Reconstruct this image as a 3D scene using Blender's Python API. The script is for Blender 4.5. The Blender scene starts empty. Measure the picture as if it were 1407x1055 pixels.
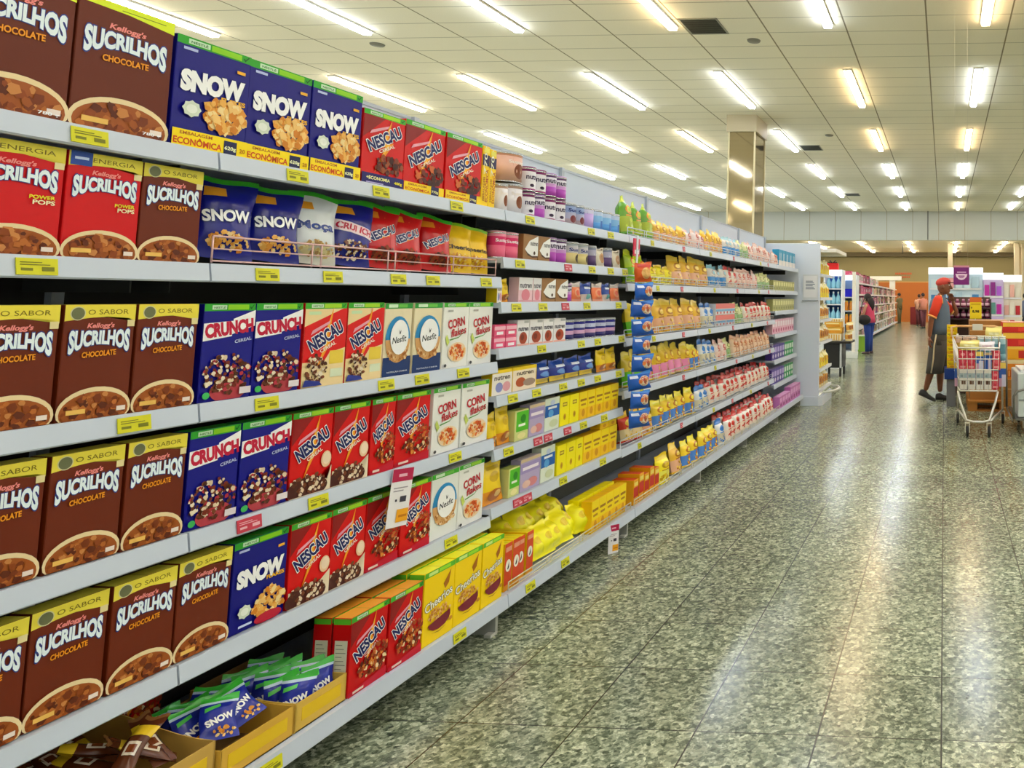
import bpy, bmesh, math, random
from mathutils import Vector, Matrix

S = bpy.context.scene
COL = S.collection
R = random.Random(7)

# ------------------------------------------------------------------ camera, world, exposure
cd = bpy.data.cameras.new('camera'); cam = bpy.data.objects.new('camera', cd); COL.objects.link(cam)
cd.sensor_width = 36.0; cd.lens = 36.0 * 1033.7 / 1407.0
cd.shift_x = -(1241.56 - 703.5) / 1407.0
cd.shift_y = -(527.5 - 324.99) / 1407.0
cd.clip_start = 0.05; cd.clip_end = 200
right = Vector((0.998539, 0.0538316, 0.00459755)); fwd = Vector((-0.0540272, 0.9952104, 0.0814695)); up = Vector((-0.00018990, -0.0815989, 0.9966652))
m = Matrix((right, up, -fwd)).transposed().to_4x4(); m.translation = (0, 0, 1.43)
cam.matrix_world = m
S.camera = cam
S.view_settings.view_transform = 'Standard'; S.view_settings.look = 'None'
S.view_settings.gamma = 1.0; S.view_settings.use_curve_mapping = False
S.view_settings.exposure = 0.42
LIGHT = 26.0          # radiance of the ceiling tubes
W = bpy.data.worlds.new('world'); S.world = W; W.use_nodes = True
W.node_tree.nodes['Background'].inputs[0].default_value = (0.9, 0.92, 0.88, 1)
W.node_tree.nodes['Background'].inputs[1].default_value = 0.25
S.cycles.max_bounces = 6; S.cycles.diffuse_bounces = 3; S.cycles.glossy_bounces = 3
S.cycles.caustics_reflective = False; S.cycles.caustics_refractive = False
S.cycles.sample_clamp_indirect = 6.0
S.cycles.use_denoising = True

# ------------------------------------------------------------------ colours and materials
def lin(h):
    h = h.lstrip('#'); r = []
    for i in (0, 2, 4):
        c = int(h[i:i + 2], 16) / 255.0
        r.append(c / 12.92 if c <= 0.04045 else ((c + 0.055) / 1.055) ** 2.4)
    return (r[0], r[1], r[2], 1.0)
MC = {}
def mat(h, rough=0.4, metal=0.0, spec=0.5, emit=None, es=1.0, alpha=None):
    k = (h, rough, metal, spec, emit, es, alpha)
    if k in MC: return MC[k]
    M = bpy.data.materials.new('surface_' + h.strip('#')); M.use_nodes = True
    b = M.node_tree.nodes['Principled BSDF']
    b.inputs['Base Color'].default_value = lin(h); b.inputs['Roughness'].default_value = rough
    b.inputs['Metallic'].default_value = metal; b.inputs['Specular IOR Level'].default_value = spec
    if emit: b.inputs['Emission Color'].default_value = lin(emit); b.inputs['Emission Strength'].default_value = es
    M.diffuse_color = lin(h)
    MC[k] = M
    return M
def P(h): return mat(h, 0.42, 0, 0.28)       # printed board
def F(h): return mat(h, 0.26, 0, 0.45)      # shiny film
def nd(M, t, **k):
    n = M.node_tree.nodes.new(t)
    for a, v in k.items(): setattr(n, a, v)
    return n

# ------------------------------------------------------------------ mesh builder
class MB:
    def __init__(s): s.v = []; s.f = []; s.m = []; s.ms = []; s.sm = []
    def mi(s, M):
        if M not in s.ms: s.ms.append(M)
        return s.ms.index(M)
    def add(s, vs, fs, M, smooth=False):
        o = len(s.v); s.v += [tuple(x) for x in vs]; i = s.mi(M)
        for f in fs: s.f.append([o + a for a in f]); s.m.append(i); s.sm.append(smooth)
    def box(s, c, d, M, rz=0.0, rot=None):
        x, y, z = [q / 2 for q in d]
        vs = [Vector((a * x, b * y, e * z)) for a in (-1, 1) for b in (-1, 1) for e in (-1, 1)]
        if rot is None: rot = Matrix.Rotation(rz, 3, 'Z')
        vs = [rot @ q + Vector(c) for q in vs]
        s.add(vs, [(0, 1, 3, 2), (4, 6, 7, 5), (0, 4, 5, 1), (2, 3, 7, 6), (0, 2, 6, 4), (1, 5, 7, 3)], M)
    def b2(s, a, b, M): s.box([(p + q) / 2 for p, q in zip(a, b)], [abs(q - p) for p, q in zip(a, b)], M)
    def cbox(s, a, b, M, r=0.004):           # box with chamfered edges
        (x0, y0, z0), (x1, y1, z1) = a, b
        vs = []; idx = {}
        for ax in range(3):
            for i in (0, 1):
                for j in (0, 1):
                    for k in (0, 1):
                        p = [x1 if i else x0, y1 if j else y0, z1 if k else z0]
                        for q in range(3):
                            if q != ax: p[q] += (-r if (i, j, k)[q] else r)
                        idx[(ax, i, j, k)] = len(vs); vs.append(p)
        fs = []
        def face(l):
            pts = [Vector(vs[q]) for q in l]; n = (pts[1] - pts[0]).cross(pts[2] - pts[0])
            c = sum(pts, Vector()) / len(pts) - Vector(((x0 + x1) / 2, (y0 + y1) / 2, (z0 + z1) / 2))
            fs.append(l if n.dot(c) > 0 else l[::-1])
        for ax in range(3):
            for s_ in (0, 1):
                q = []
                for a_, b_ in ((0, 0), (1, 0), (1, 1), (0, 1)):
                    t = [0, 0, 0]; t[ax] = s_; o = [w for w in range(3) if w != ax]; t[o[0]] = a_; t[o[1]] = b_
                    q.append(idx[(ax, *t)])
                face(q)
        for a_ in range(3):
            b_, c_ = [w for w in range(3) if w != a_]
            for sb in (0, 1):
                for sc in (0, 1):
                    q = []
                    for ax, e in ((b_, 0), (b_, 1), (c_, 1), (c_, 0)):
                        t = [0, 0, 0]; t[b_] = sb; t[c_] = sc; t[a_] = e; q.append(idx[(ax, *t)])
                    face(q)
        for i in (0, 1):
            for j in (0, 1):
                for k in (0, 1): face([idx[(0, i, j, k)], idx[(1, i, j, k)], idx[(2, i, j, k)]])
        s.add(vs, fs, M)
    def loft(s, rings, M, caps=True, smooth=True, closed=True):
        n = len(rings[0]); vs = [p for r in rings for p in r]; fs = []
        for i in range(len(rings) - 1):
            for j in range(n if closed else n - 1):
                k = (j + 1) % n; fs.append((i * n + j, i * n + k, (i + 1) * n + k, (i + 1) * n + j))
        if caps: fs.append(tuple(range(n))[::-1]); fs.append(tuple(range((len(rings) - 1) * n, len(rings) * n)))
        s.add(vs, fs, M, smooth)
    def tube(s, pts, r, M, n=8, smooth=True, sc=(1, 1)):
        pts = [Vector(p) for p in pts]
        if not isinstance(r, (list, tuple)): r = [r] * len(pts)
        rings = []; pn = None
        for i, p in enumerate(pts):
            d = (pts[min(i + 1, len(pts) - 1)] - pts[max(i - 1, 0)]).normalized()
            a = pn if pn is not None else (Vector((0, 0, 1)) if abs(d.z) < 0.9 else Vector((1, 0, 0)))
            u = (a - d * a.dot(d)).normalized(); pn = u; w = d.cross(u)
            rings.append([p + (u * math.cos(2 * math.pi * k / n) * sc[0] + w * math.sin(2 * math.pi * k / n) * sc[1]) * r[i] for k in range(n)])
        s.loft(rings, M, True, smooth)
    def lathe(s, prof, M, n=20, c=(0, 0, 0), smooth=True):
        s.loft([[(c[0] + r * math.cos(2 * math.pi * k / n), c[1] + r * math.sin(2 * math.pi * k / n), c[2] + z) for k in range(n)] for r, z in prof], M, True, smooth)
    def ell(s, c, rad, M, n=14, k=9, rot=None):
        rings = []
        for i in range(k):
            t = math.pi * (i + 0.001 + (0.998 if False else 0)) / (k - 1) if 0 < i < k - 1 else (0.06 if i == 0 else math.pi - 0.06)
            rg = []
            for j in range(n):
                a = 2 * math.pi * j / n
                q = Vector((rad[0] * math.sin(t) * math.cos(a), rad[1] * math.sin(t) * math.sin(a), -rad[2] * math.cos(t)))
                if rot is not None: q = rot @ q
                rg.append(q + Vector(c))
            rings.append(rg)
        s.loft(rings, M)
    def mesh(s, name):
        me = bpy.data.meshes.new(name); me.from_pydata(s.v, [], s.f)
        for M in s.ms: me.materials.append(M)
        me.polygons.foreach_set('material_index', s.m); me.polygons.foreach_set('use_smooth', s.sm); me.update()
        return me
    def obj(s, name, parent=None, loc=(0, 0, 0)):
        o = bpy.data.objects.new(name, s.mesh(name)); COL.objects.link(o); o.location = loc
        if parent: o.parent = parent
        return o

def tag(o, label=None, cat=None, group=None, kind=None):
    if label: o['label'] = label
    if cat: o['category'] = cat
    if group: o['group'] = group
    if kind: o['kind'] = kind
    return o
def empty(name, loc=(0, 0, 0), rz=0.0):
    o = bpy.data.objects.new(name, None); COL.objects.link(o); o.location = loc; o.rotation_euler = (0, 0, rz); o.empty_display_size = 0.05
    return o
def copy_del(o):
    for ch in list(o.children): copy_del(ch)
    bpy.data.objects.remove(o)
def copy_tree(o, parent=None):
    c = o.copy(); COL.objects.link(c)
    if parent: c.parent = parent
    for ch in list(o.children): copy_tree(ch, c)
    return c

# ------------------------------------------------------------------ text as flat triangles
TC = {}
def glyphs(s, bold):
    k = (s, bold)
    if k not in TC:
        c = bpy.data.curves.new('t', 'FONT'); c.body = s; c.size = 1.0; c.resolution_u = 3; c.offset = bold; c.fill_mode = 'FRONT'
        o = bpy.data.objects.new('t', c); COL.objects.link(o)
        dg = bpy.context.evaluated_depsgraph_get(); dg.update()
        me = bpy.data.meshes.new_from_object(o.evaluated_get(dg))
        TC[k] = ([(v.co.x, v.co.y) for v in me.vertices], [tuple(p.vertices) for p in me.polygons])
        bpy.data.objects.remove(o); bpy.data.curves.remove(c); bpy.data.meshes.remove(me)
    return TC[k]

class Print:
    """flat printing laid on a surface given by surf(u, v, lift)"""
    def __init__(s, mb, surf, w, h, e0=0.0003, de=0.00025, mk=P): s.mb = mb; s.surf = surf; s.w = w; s.h = h; s.e = e0; s.de = de; s.mk = mk
    def up(s): s.e += s.de
    def poly(s, pts, c):
        s.up(); n = len(pts); cu = sum(p[0] for p in pts) / n; cv = sum(p[1] for p in pts) / n
        if s.mk is F:                        # follows the curve of a bag
            K = 3; vs = [s.surf(cu, cv, s.e)] + [s.surf(cu + (u - cu) * k / K, cv + (v - cv) * k / K, s.e) for k in range(1, K + 1) for u, v in pts]
            fs = [(0, i + 1, (i + 1) % n + 1) for i in range(n)] + [(1 + k * n + i, 1 + (k + 1) * n + i, 1 + (k + 1) * n + (i + 1) % n, 1 + k * n + (i + 1) % n) for k in range(K - 1) for i in range(n)]
            s.mb.add(vs, fs, s.mk(c)); return
        vs = [s.surf(cu, cv, s.e)] + [s.surf(u, v, s.e) for u, v in pts]
        s.mb.add(vs, [(0, i + 1, (i + 1) % n + 1) for i in range(n)], s.mk(c))
    def quad(s, pts, c):
        s.up()
        if s.mk is F and len(pts) == 4:
            a, b, c_, d = pts; N, K = 8, 5
            g = lambda i, j: s.surf(*[(a[q] * (1 - i / N) + b[q] * i / N) * (1 - j / K) + (d[q] * (1 - i / N) + c_[q] * i / N) * j / K for q in (0, 1)], s.e)
            s.mb.add([g(i, j) for j in range(K + 1) for i in range(N + 1)], [(j * (N + 1) + i, j * (N + 1) + i + 1, (j + 1) * (N + 1) + i + 1, (j + 1) * (N + 1) + i) for j in range(K) for i in range(N)], s.mk(c)); return
        s.mb.add([s.surf(u, v, s.e) for u, v in pts], [tuple(range(len(pts)))], s.mk(c))
    def rect(s, u0, v0, u1, v1, c): s.quad([(u0, v0), (u1, v0), (u1, v1), (u0, v1)], c)
    def ell(s, cu, cv, ru, rv, c, n=20, lo=0.008):
        s.poly([(cu + ru * math.cos(2 * math.pi * i / n), max(lo, cv + rv * math.sin(2 * math.pi * i / n))) for i in range(n)], c)
    def text(s, t, c, cu, cv, w, h, rot=0.0, bold=0.02, ol=None, olw=0.06, warp=None, slant=0.0):
        """w, h in face units (fractions of the face width / height)"""
        base = glyphs(t, bold)[0]
        x0 = min(p[0] for p in base); x1 = max(p[0] for p in base); y0 = min(p[1] for p in base); y1 = max(p[1] for p in base)
        for col, bo in (((ol, bold + olw),) if ol else ()) + ((c, bold),):
            pv, pf = glyphs(t, bo); s.up(); out = []
            for x, y in pv:
                a = (x - x0) / (x1 - x0); b = (y - y0) / (y1 - y0)
                if warp: a, b = warp(a, b)
                X = (a - 0.5) * w * s.w + slant * (b - 0.5) * h * s.h; Y = (b - 0.5) * h * s.h
                X, Y = X * math.cos(rot) - Y * math.sin(rot), X * math.sin(rot) + Y * math.cos(rot)
                out.append(s.surf(min(0.995, max(0.005, cu + X / s.w)), cv + Y / s.h, s.e))
            s.mb.add(out, pf, s.mk(col))
    def flakes(s, cu, cv, ru, rv, n, cols, seed, size=0.05, lo=0.01):
        r = random.Random(seed)
        for i in range(n):
            a = r.uniform(0, 6.283); q = math.sqrt(r.random())
            x = cu + ru * q * math.cos(a); y = cv + rv * q * math.sin(a); k = r.randint(5, 7); z = size * r.uniform(0.5, 1.1)
            asp = s.w / s.h
            s.e += s.de * 0.12
            pts = []
            for j in range(k):
                t = 2 * math.pi * j / k + r.uniform(-0.3, 0.3); rr = z * r.uniform(0.6, 1.0)
                pts.append((min(0.99, max(0.01, x + rr * math.cos(t))), max(lo, y + rr * asp * math.sin(t))))
            s.mb.add([s.surf(u, v, s.e) for u, v in pts], [tuple(range(k))], s.mk(r.choice(cols)))

def logo_warp(a, b):
    q = (2 * a - 1) ** 2
    return a, 1 - (1 - b) * (0.66 + 0.5 * q) + 0.04 * q
def rise(k): return lambda a, b: (a, b + k * (a - 0.5))

# ------------------------------------------------------------------ cereal boxes (front faces +X, u runs along +Y)
BROWN = ['#a0531c', '#7a3510', '#b9692a', '#8f4315', '#c98345', '#5f260b']
GOLD = ['#f0b254', '#e89a3a', '#f7c877', '#d98425', '#fbdc9a']
CHOC = ['#4a2010', '#6b331a', '#f3e2c8', '#7d4023', '#e7cfae', '#5a2812']
def top_band(p, c='#2fa52a', c2='#8fd21c', h=0.075):
    p.rect(0, 1 - h, 1, 1, c); p.rect(0.14, 1 - h * 0.8, 0.42, 1 - h * 0.2, '#cfeccb'); p.rect(0.44, 1 - h * 0.85, 0.86, 1 - h * 0.15, c2)
    p.text('NESTLÉ', '#2a7d2a', 0.28, 1 - h / 2, 0.22, h * 0.36)
    p.quad([(0.88, 1 - h * 0.5), (0.91, 1 - h * 0.85), (0.97, 1 - h * 0.15), (0.955, 1 - h * 0.12), (0.91, 1 - h * 0.62), (0.895, 1 - h * 0.42)], '#0f5a1c')
def yellow_banner(p, t, c='#f2e04a'):
    n = 10; pts = [(0, 1), (0, 0.86)] + [(i / n, 0.86 + 0.03 * math.sin(math.pi * i / n * 0.9)) for i in range(1, n)] + [(1, 0.845), (1, 1)]
    p.poly(pts, c); p.text(t, '#7a6a12', 0.6, 0.935, 0.58, 0.042, bold=0.0)
def bowl(p, cols, seed, cu=0.5, cv=0.07, ru=0.5, rv=0.17, rim='#f0d9a8', n=70, size=0.075):
    p.ell(cu, cv, ru, rv, rim, 28); p.ell(cu, cv - 0.012, ru * 0.93, rv * 0.86, cols[0], 28); p.flakes(cu, cv - 0.01, ru * 0.84, rv * 0.74, n, cols, seed, size)
def d_sucrilhos(p, bg, seed, sub='CHOCOLATE', subc='#f39a1c', big=False, pops=False):
    if big:
        p.poly([(0, 1), (0, 0.95), (0.5, 0.94), (1, 0.90), (1, 1)], '#e4f22a'); p.rect(0.42, 0.955, 0.9, 0.962, '#8aa018')
    else:
        yellow_banner(p, 'ENERGIA' if pops else 'O SABOR')
        if pops: p.rect(0.02, 0.87, 0.3, 1.0, '#2c4fa8'); p.rect(0.07, 0.925, 0.25, 0.95, '#cfe0ff')
        else: p.ell(0.17, 0.925, 0.105, 0.06, '#d8d2a0', 20); p.ell(0.17, 0.925, 0.09, 0.052, '#6f7350', 20)
        p.rect(0.88, 0.8, 0.99, 0.86, '#e8d8a0')
    p.text("Kellogg's", '#f4908a', 0.5, 0.812, 0.38, 0.058, bold=0.035, slant=0.25)
    p.text('SUCRILHOS', '#eefaff', 0.5, 0.68, 0.86, 0.19, bold=0.05, ol='#1d3f8f', olw=0.04, warp=logo_warp)
    if pops:
        p.text('POWER', '#e8e02a', 0.78, 0.53, 0.28, 0.035, bold=0.03); p.text('POPS', '#fff4c8', 0.8, 0.485, 0.24, 0.04, bold=0.03)
    else: p.text(sub, subc, 0.5, 0.57, 0.48, 0.05, bold=0.03, ol='#8a3f08', olw=0.02, warp=rise(0.25))
    bowl(p, BROWN, seed, rv=0.2, ru=0.52, cv=0.08)
    p.rect(0.1, 0.06, 0.36, 0.1, '#f0c060'); p.rect(0.8, 0.05, 0.93, 0.09, '#f4e4d8')
    if big: p.text('780 g', '#ffffff', 0.82, 0.05, 0.2, 0.03)
def d_snow(p, eco, seed):
    top_band(p)
    p.rect(0.08, 0.88, 0.26, 0.905, '#b9c4ec')
    p.text('SNOW', '#ffffff', 0.5, 0.59 if not eco else 0.62, 0.86, 0.2, bold=0.07, ol='#0c1d66', olw=0.03, warp=lambda a, b: (a, b + 0.12 * (a - 0.5)))
    p.text('FLAKES', '#f4b820', 0.78, 0.5 if not eco else 0.515, 0.34, 0.045, bold=0.04)
    p.rect(0.8, 0.8, 0.92, 0.83, '#f0b030')
    base = 0.02 if not eco else 0.16
    p.flakes(0.68, base + 0.2, 0.29, 0.15, 110, GOLD, seed, 0.075, lo=base)
    pts = []
    for i in range(16):
        a = 2 * math.pi * i / 16; r_ = 0.105 if i % 2 else 0.125; pts.append((0.22 + r_ * math.cos(a), base + 0.2 + r_ * 0.62 * math.sin(a)))
    p.poly(pts, '#d9e2d0'); p.ell(0.22, base + 0.2, 0.07, 0.04, '#f2f6ea', 14)
    if eco:
        p.rect(0, 0, 1, 0.165, '#ffe000'); p.text('EMBALAGEM', '#b05a10', 0.3, 0.135, 0.42, 0.03); p.text('ECONÔMICA', '#d04a10', 0.33, 0.07, 0.63, 0.075, bold=0.03)
        p.rect(0.67, 0.005, 0.85, 0.14, '#141c4c'); p.text('620g', '#f0f4c0', 0.76, 0.07, 0.16, 0.045, bold=0.03); p.text('20', '#c07810', 0.93, 0.07, 0.08, 0.04)
    else:
        p.ell(0.66, 0.06, 0.26, 0.06, '#c02038', 18, lo=0.01); p.rect(0.12, 0.06, 0.36, 0.085, '#cdd8f8')
def bolt(p, k=1.0, dy=0.0):
    p.quad([(0.66, 0.95 + dy), (0.40, 0.52 + dy), (0.52, 0.55 + dy), (0.30, 0.18 + dy), (0.72, 0.62 + dy), (0.58, 0.6 + dy)], '#f79a1e')
    p.quad([(0.62, 0.88 + dy), (0.45, 0.54 + dy), (0.55, 0.57 + dy), (0.40, 0.33 + dy), (0.64, 0.60 + dy), (0.53, 0.58 + dy)], '#ffc23c')
def nescau_word(p, cv=0.62, rot=0.5, w=0.78, c='#15195e', sub='CEREAL'):
    p.quad([(0.14, cv + 0.02), (0.18, cv + 0.075), (0.6, cv + 0.19), (0.56, cv + 0.145)], '#f0a8b8')
    p.text('NESCAU', c, 0.5, cv, w * 1.1, 0.165, rot=rot, bold=0.04, ol='#ffffff', olw=0.05)
    p.text(sub, '#fff2e0', 0.56, cv - 0.13, 0.4, 0.045, rot=rot * 0.9, bold=0.02)
def d_nescau(p, var, seed):
    top_band(p, '#3fae2a', '#a8dc28', 0.07)
    if var == 'promo':
        p.rect(0, 0, 1, 0.93, '#f4d9a0'); p.poly([(0, 0.30), (0, 0.72), (0.9, 0.93), (1, 0.93), (1, 0.45), (0.62, 0.40), (0.5, 0.3)], '#e01618')
        p.rect(0.08, 0.86, 0.36, 0.9, '#cfe6b8')
        p.rect(0.62, 0.26, 0.96, 0.42, '#f2d24a'); p.rect(0.66, 0.1, 0.96, 0.2, '#dfe8c8')
    else:
        p.poly([(0, 0.62), (0, 0.93), (0.5, 0.93)], '#8e1010')
    bolt(p)
    nescau_word(p, 0.60 if var != 'econ' else 0.66)
    if var == 'econ':
        p.flakes(0.62, 0.3, 0.34, 0.12, 60, ['#5a2010', '#7a3018', '#3f140a', '#9c4a24'], seed, 0.07)
        p.rect(0, 0, 1, 0.16, '#1b1464'); p.text('+ECONOMIA', '#f4f0a0', 0.38, 0.10, 0.56, 0.045, bold=0.03); p.text('480g', '#f4e030', 0.86, 0.08, 0.2, 0.05, bold=0.03); p.rect(0.1, 0.03, 0.5, 0.045, '#b8b0e0')
    elif var == 'econ2':
        p.flakes(0.62, 0.3, 0.34, 0.14, 60, ['#5a2010', '#7a3018', '#3f140a', '#d86a30'], seed, 0.07)
        p.rect(0, 0, 1, 0.15, '#ffd800'); p.text('EMBALAGEM', '#b05a10', 0.32, 0.12, 0.44, 0.028); p.text('ECONÔMICA', '#d04a10', 0.33, 0.065, 0.6, 0.048, bold=0.02)
        p.rect(0.66, 0.0, 0.86, 0.15, '#1c1450'); p.text('770g', '#f4f0a0', 0.76, 0.07, 0.17, 0.045, bold=0.03)
    elif var == 'duo':
        p.ell(0.86, 0.38, 0.13, 0.1, '#f2c9a0', 18); p.ell(0.87, 0.39, 0.1, 0.075, '#fbe0c4', 18)
        p.poly([(0.0, 0.0), (1, 0.0), (1, 0.3), (0.9, 0.12), (0.0, 0.2)], '#f1e0c0')
        p.ell(0.42, 0.08, 0.5, 0.14, '#4a1a10', 22); p.flakes(0.42, 0.13, 0.46, 0.11, 75, CHOC, seed, 0.06)
    elif var == 'promo':
        p.flakes(0.3, 0.22, 0.24, 0.17, 80, CHOC, seed, 0.055); p.quad([(0.0, 0.02), (0.45, 0.02), (0.38, 0.07), (0.05, 0.1)], '#27348c')
    else:
        p.quad([(0.0, 0.0), (1, 0.0), (1, 0.12), (0, 0.06)], '#c8142c')
        p.flakes(0.6, 0.26, 0.4, 0.13, 90, ['#7a2c10', '#9c4018', '#5a1a0a', '#c05a24', '#e0862e', '#f0d0a0'], seed, 0.06)
        p.flakes(0.78, 0.42, 0.2, 0.1, 25, ['#8c3414', '#b04c1e', '#d87030'], seed + 1, 0.06); p.rect(0.08, 0.03, 0.36, 0.06, '#f0d8c8')
def d_crunch(p, seed):
    top_band(p)
    p.quad([(0.0, 0.62), (0.55, 0.66), (0.55, 0.68), (1, 0.76), (1, 0.93), (0.56, 0.84), (0.56, 0.82), (0.0, 0.80)], '#fdfdfd')
    p.text('CRUNCH', '#c4143c', 0.5, 0.745, 0.95, 0.15, rot=0.1, bold=0.06)
    p.text('CEREAL', '#c8d0f0', 0.78, 0.615, 0.34, 0.035, rot=0.15, bold=0.02)
    p.ell(0.55, 0.1, 0.36, 0.12, '#b84048', 22)
    p.flakes(0.5, 0.27, 0.46, 0.2, 150, CHOC + ['#b83040', '#7a2a14'], seed, 0.06)
    p.ell(0.1, 0.07, 0.07, 0.035, '#3fb45a', 12); p.rect(0.74, 0.05, 0.97, 0.12, '#e8dce0')
def d_nesfit(p, seed, white=False):
    p.rect(0, 0.925, 1, 1, '#3fae2a' if white else '#2f9b3a'); p.rect(0.12, 0.94, 0.45, 0.985, '#d8f0d0'); p.rect(0.47, 0.94, 0.8, 0.985, '#6cc04a')
    if not white: p.rect(0, 0, 1, 0.26, '#17356c')
    p.ell(0.5, 0.5, 0.45, 0.32, '#2f8fc8', 28); p.poly([(0.95, 0.5)] + [(0.5 + 0.45 * math.cos(a), 0.5 + 0.32 * math.sin(a)) for a in [-i * math.pi / 14 for i in range(0, 15)]], '#d8a468')
    p.flakes(0.5, 0.3, 0.4, 0.1, 80, ['#c98a48', '#e0b070', '#a86428', '#f0d0a0'], seed, 0.05)
    p.ell(0.53, 0.53, 0.33, 0.24, '#fbfbfb', 26)
    p.text('Nesfit', '#1f2430', 0.53, 0.5, 0.5, 0.09, rot=0.1, bold=0.015, slant=0.2); p.quad([(0.52, 0.57), (0.55, 0.57), (0.58, 0.63), (0.535, 0.6), (0.5, 0.64)], '#1f2430')
    if not white: p.text('NUTRIÇÃO E SABOR', '#e8eef8', 0.5, 0.06, 0.74, 0.028, bold=0.01)
def d_corn(p, seed):
    top_band(p, '#3fae2a', '#9ed838', 0.07)
    p.rect(0.15, 0.86, 0.35, 0.89, '#b8b8b0')
    p.text('CORN', '#c01a2c', 0.5, 0.69, 0.66, 0.14, rot=0.14, bold=0.03); p.text('flakes', '#c01a2c', 0.6, 0.555, 0.6, 0.12, rot=0.14, bold=0.02, slant=0.2)
    p.quad([(0.25, 0.44), (0.6, 0.47), (0.92, 0.58), (0.6, 0.455), (0.25, 0.42)], '#5a9a4a'); p.quad([(0.08, 0.46), (0.16, 0.34), (0.24, 0.4), (0.14, 0.52)], '#c8d868')
    p.ell(0.56, 0.24, 0.36, 0.15, '#f6d8b0', 22); p.flakes(0.56, 0.24, 0.3, 0.115, 55, ['#e8742a', '#f09a4a', '#d85a1c', '#f8bc70', '#c84a18'], seed, 0.06)
    p.ell(0.1, 0.05, 0.05, 0.025, '#4a4a4a', 10)
def d_cheerios(p, seed):
    p.rect(0, 0.925, 1, 1, '#5cb82a'); p.rect(0.12, 0.94, 0.42, 0.985, '#d4f090'); p.rect(0.45, 0.94, 0.84, 0.985, '#9ee030')
    p.quad([(0.62, 0.74), (0.86, 0.9), (0.8, 0.72), (0.68, 0.66)], '#b06a14')
    p.text('Cheerios', '#fffbe8', 0.48, 0.56, 0.9, 0.12, rot=0.2, bold=0.02, ol='#5a3c10', olw=0.035)
    p.flakes(0.5, 0.36, 0.36, 0.1, 90, ['#f0b050', '#e09a3c', '#f8cf86', '#c97f24'], seed, 0.045)
    p.poly([(0.14, 0.27), (0.86, 0.34)] + [(0.5 + 0.37 * math.cos(a), 0.28 + 0.13 * math.sin(a)) for a in (-0.1, -0.5, -1.0, -1.57, -2.1, -2.6, -3.0)], '#7c1c2c')
    p.quad([(0.25, 0.14), (0.5, 0.11), (0.75, 0.15), (0.5, 0.125)], '#b07a18'); p.ell(0.88, 0.2, 0.06, 0.03, '#c98a20', 12)

BW, BH, BD = 0.155, 0.265, 0.055
MASTER = {}
def make_box(kind, w, h, d, body, design, topc=None, sidec=None, panel=False, name='cereal_box'):
    mb = MB(); mb.cbox((-d / 2, -w / 2, 0), (d / 2, w / 2, h), P(body), 0.0015)
    if topc: mb.add([(-d / 2 + .002, -w / 2 + .002, h + .0003), (d / 2 - .002, -w / 2 + .002, h + .0003), (d / 2 - .002, w / 2 - .002, h + .0003), (-d / 2 + .002, w / 2 - .002, h + .0003)], [(0, 1, 2, 3)], P(topc))
    if topc: mb.add([(0.002 - d / 2, 0, h + .0006), (d / 2 - .002, 0, h + .0006), (d / 2 - .002, 0.003, h + .0006), (0.002 - d / 2, 0.003, h + .0006)], [(0, 1, 2, 3)], P('#b8a030'))
    yy = -w / 2 - 0.0004
    if sidec: mb.add([(-d / 2 + .002, yy, h * .92), (d / 2 - .002, yy, h * .92), (d / 2 - .002, yy, h - .002), (-d / 2 + .002, yy, h - .002)], [(0, 1, 2, 3)], P(sidec))
    if panel:
        mb.add([(-d / 2 + .009, yy, h * .22), (d / 2 - .009, yy, h * .22), (d / 2 - .009, yy, h * .72), (-d / 2 + .009, yy, h * .72)], [(0, 1, 2, 3)], P('#e6e2c8'))
        for i in range(9): mb.b2((-d / 2 + .013, yy - .0004, h * (.26 + .05 * i)), (d / 2 - .014 - .006 * (i % 3), yy, h * (.268 + .05 * i)), P('#8a8a78'))
    pr = Print(mb, lambda u, v, e: (d / 2 + e, (u - 0.5) * w, v * h), w, h)
    if design: design(pr)
    o = mb.obj(name); MASTER[kind] = [o, w, h, d, False]
    return o

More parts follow.
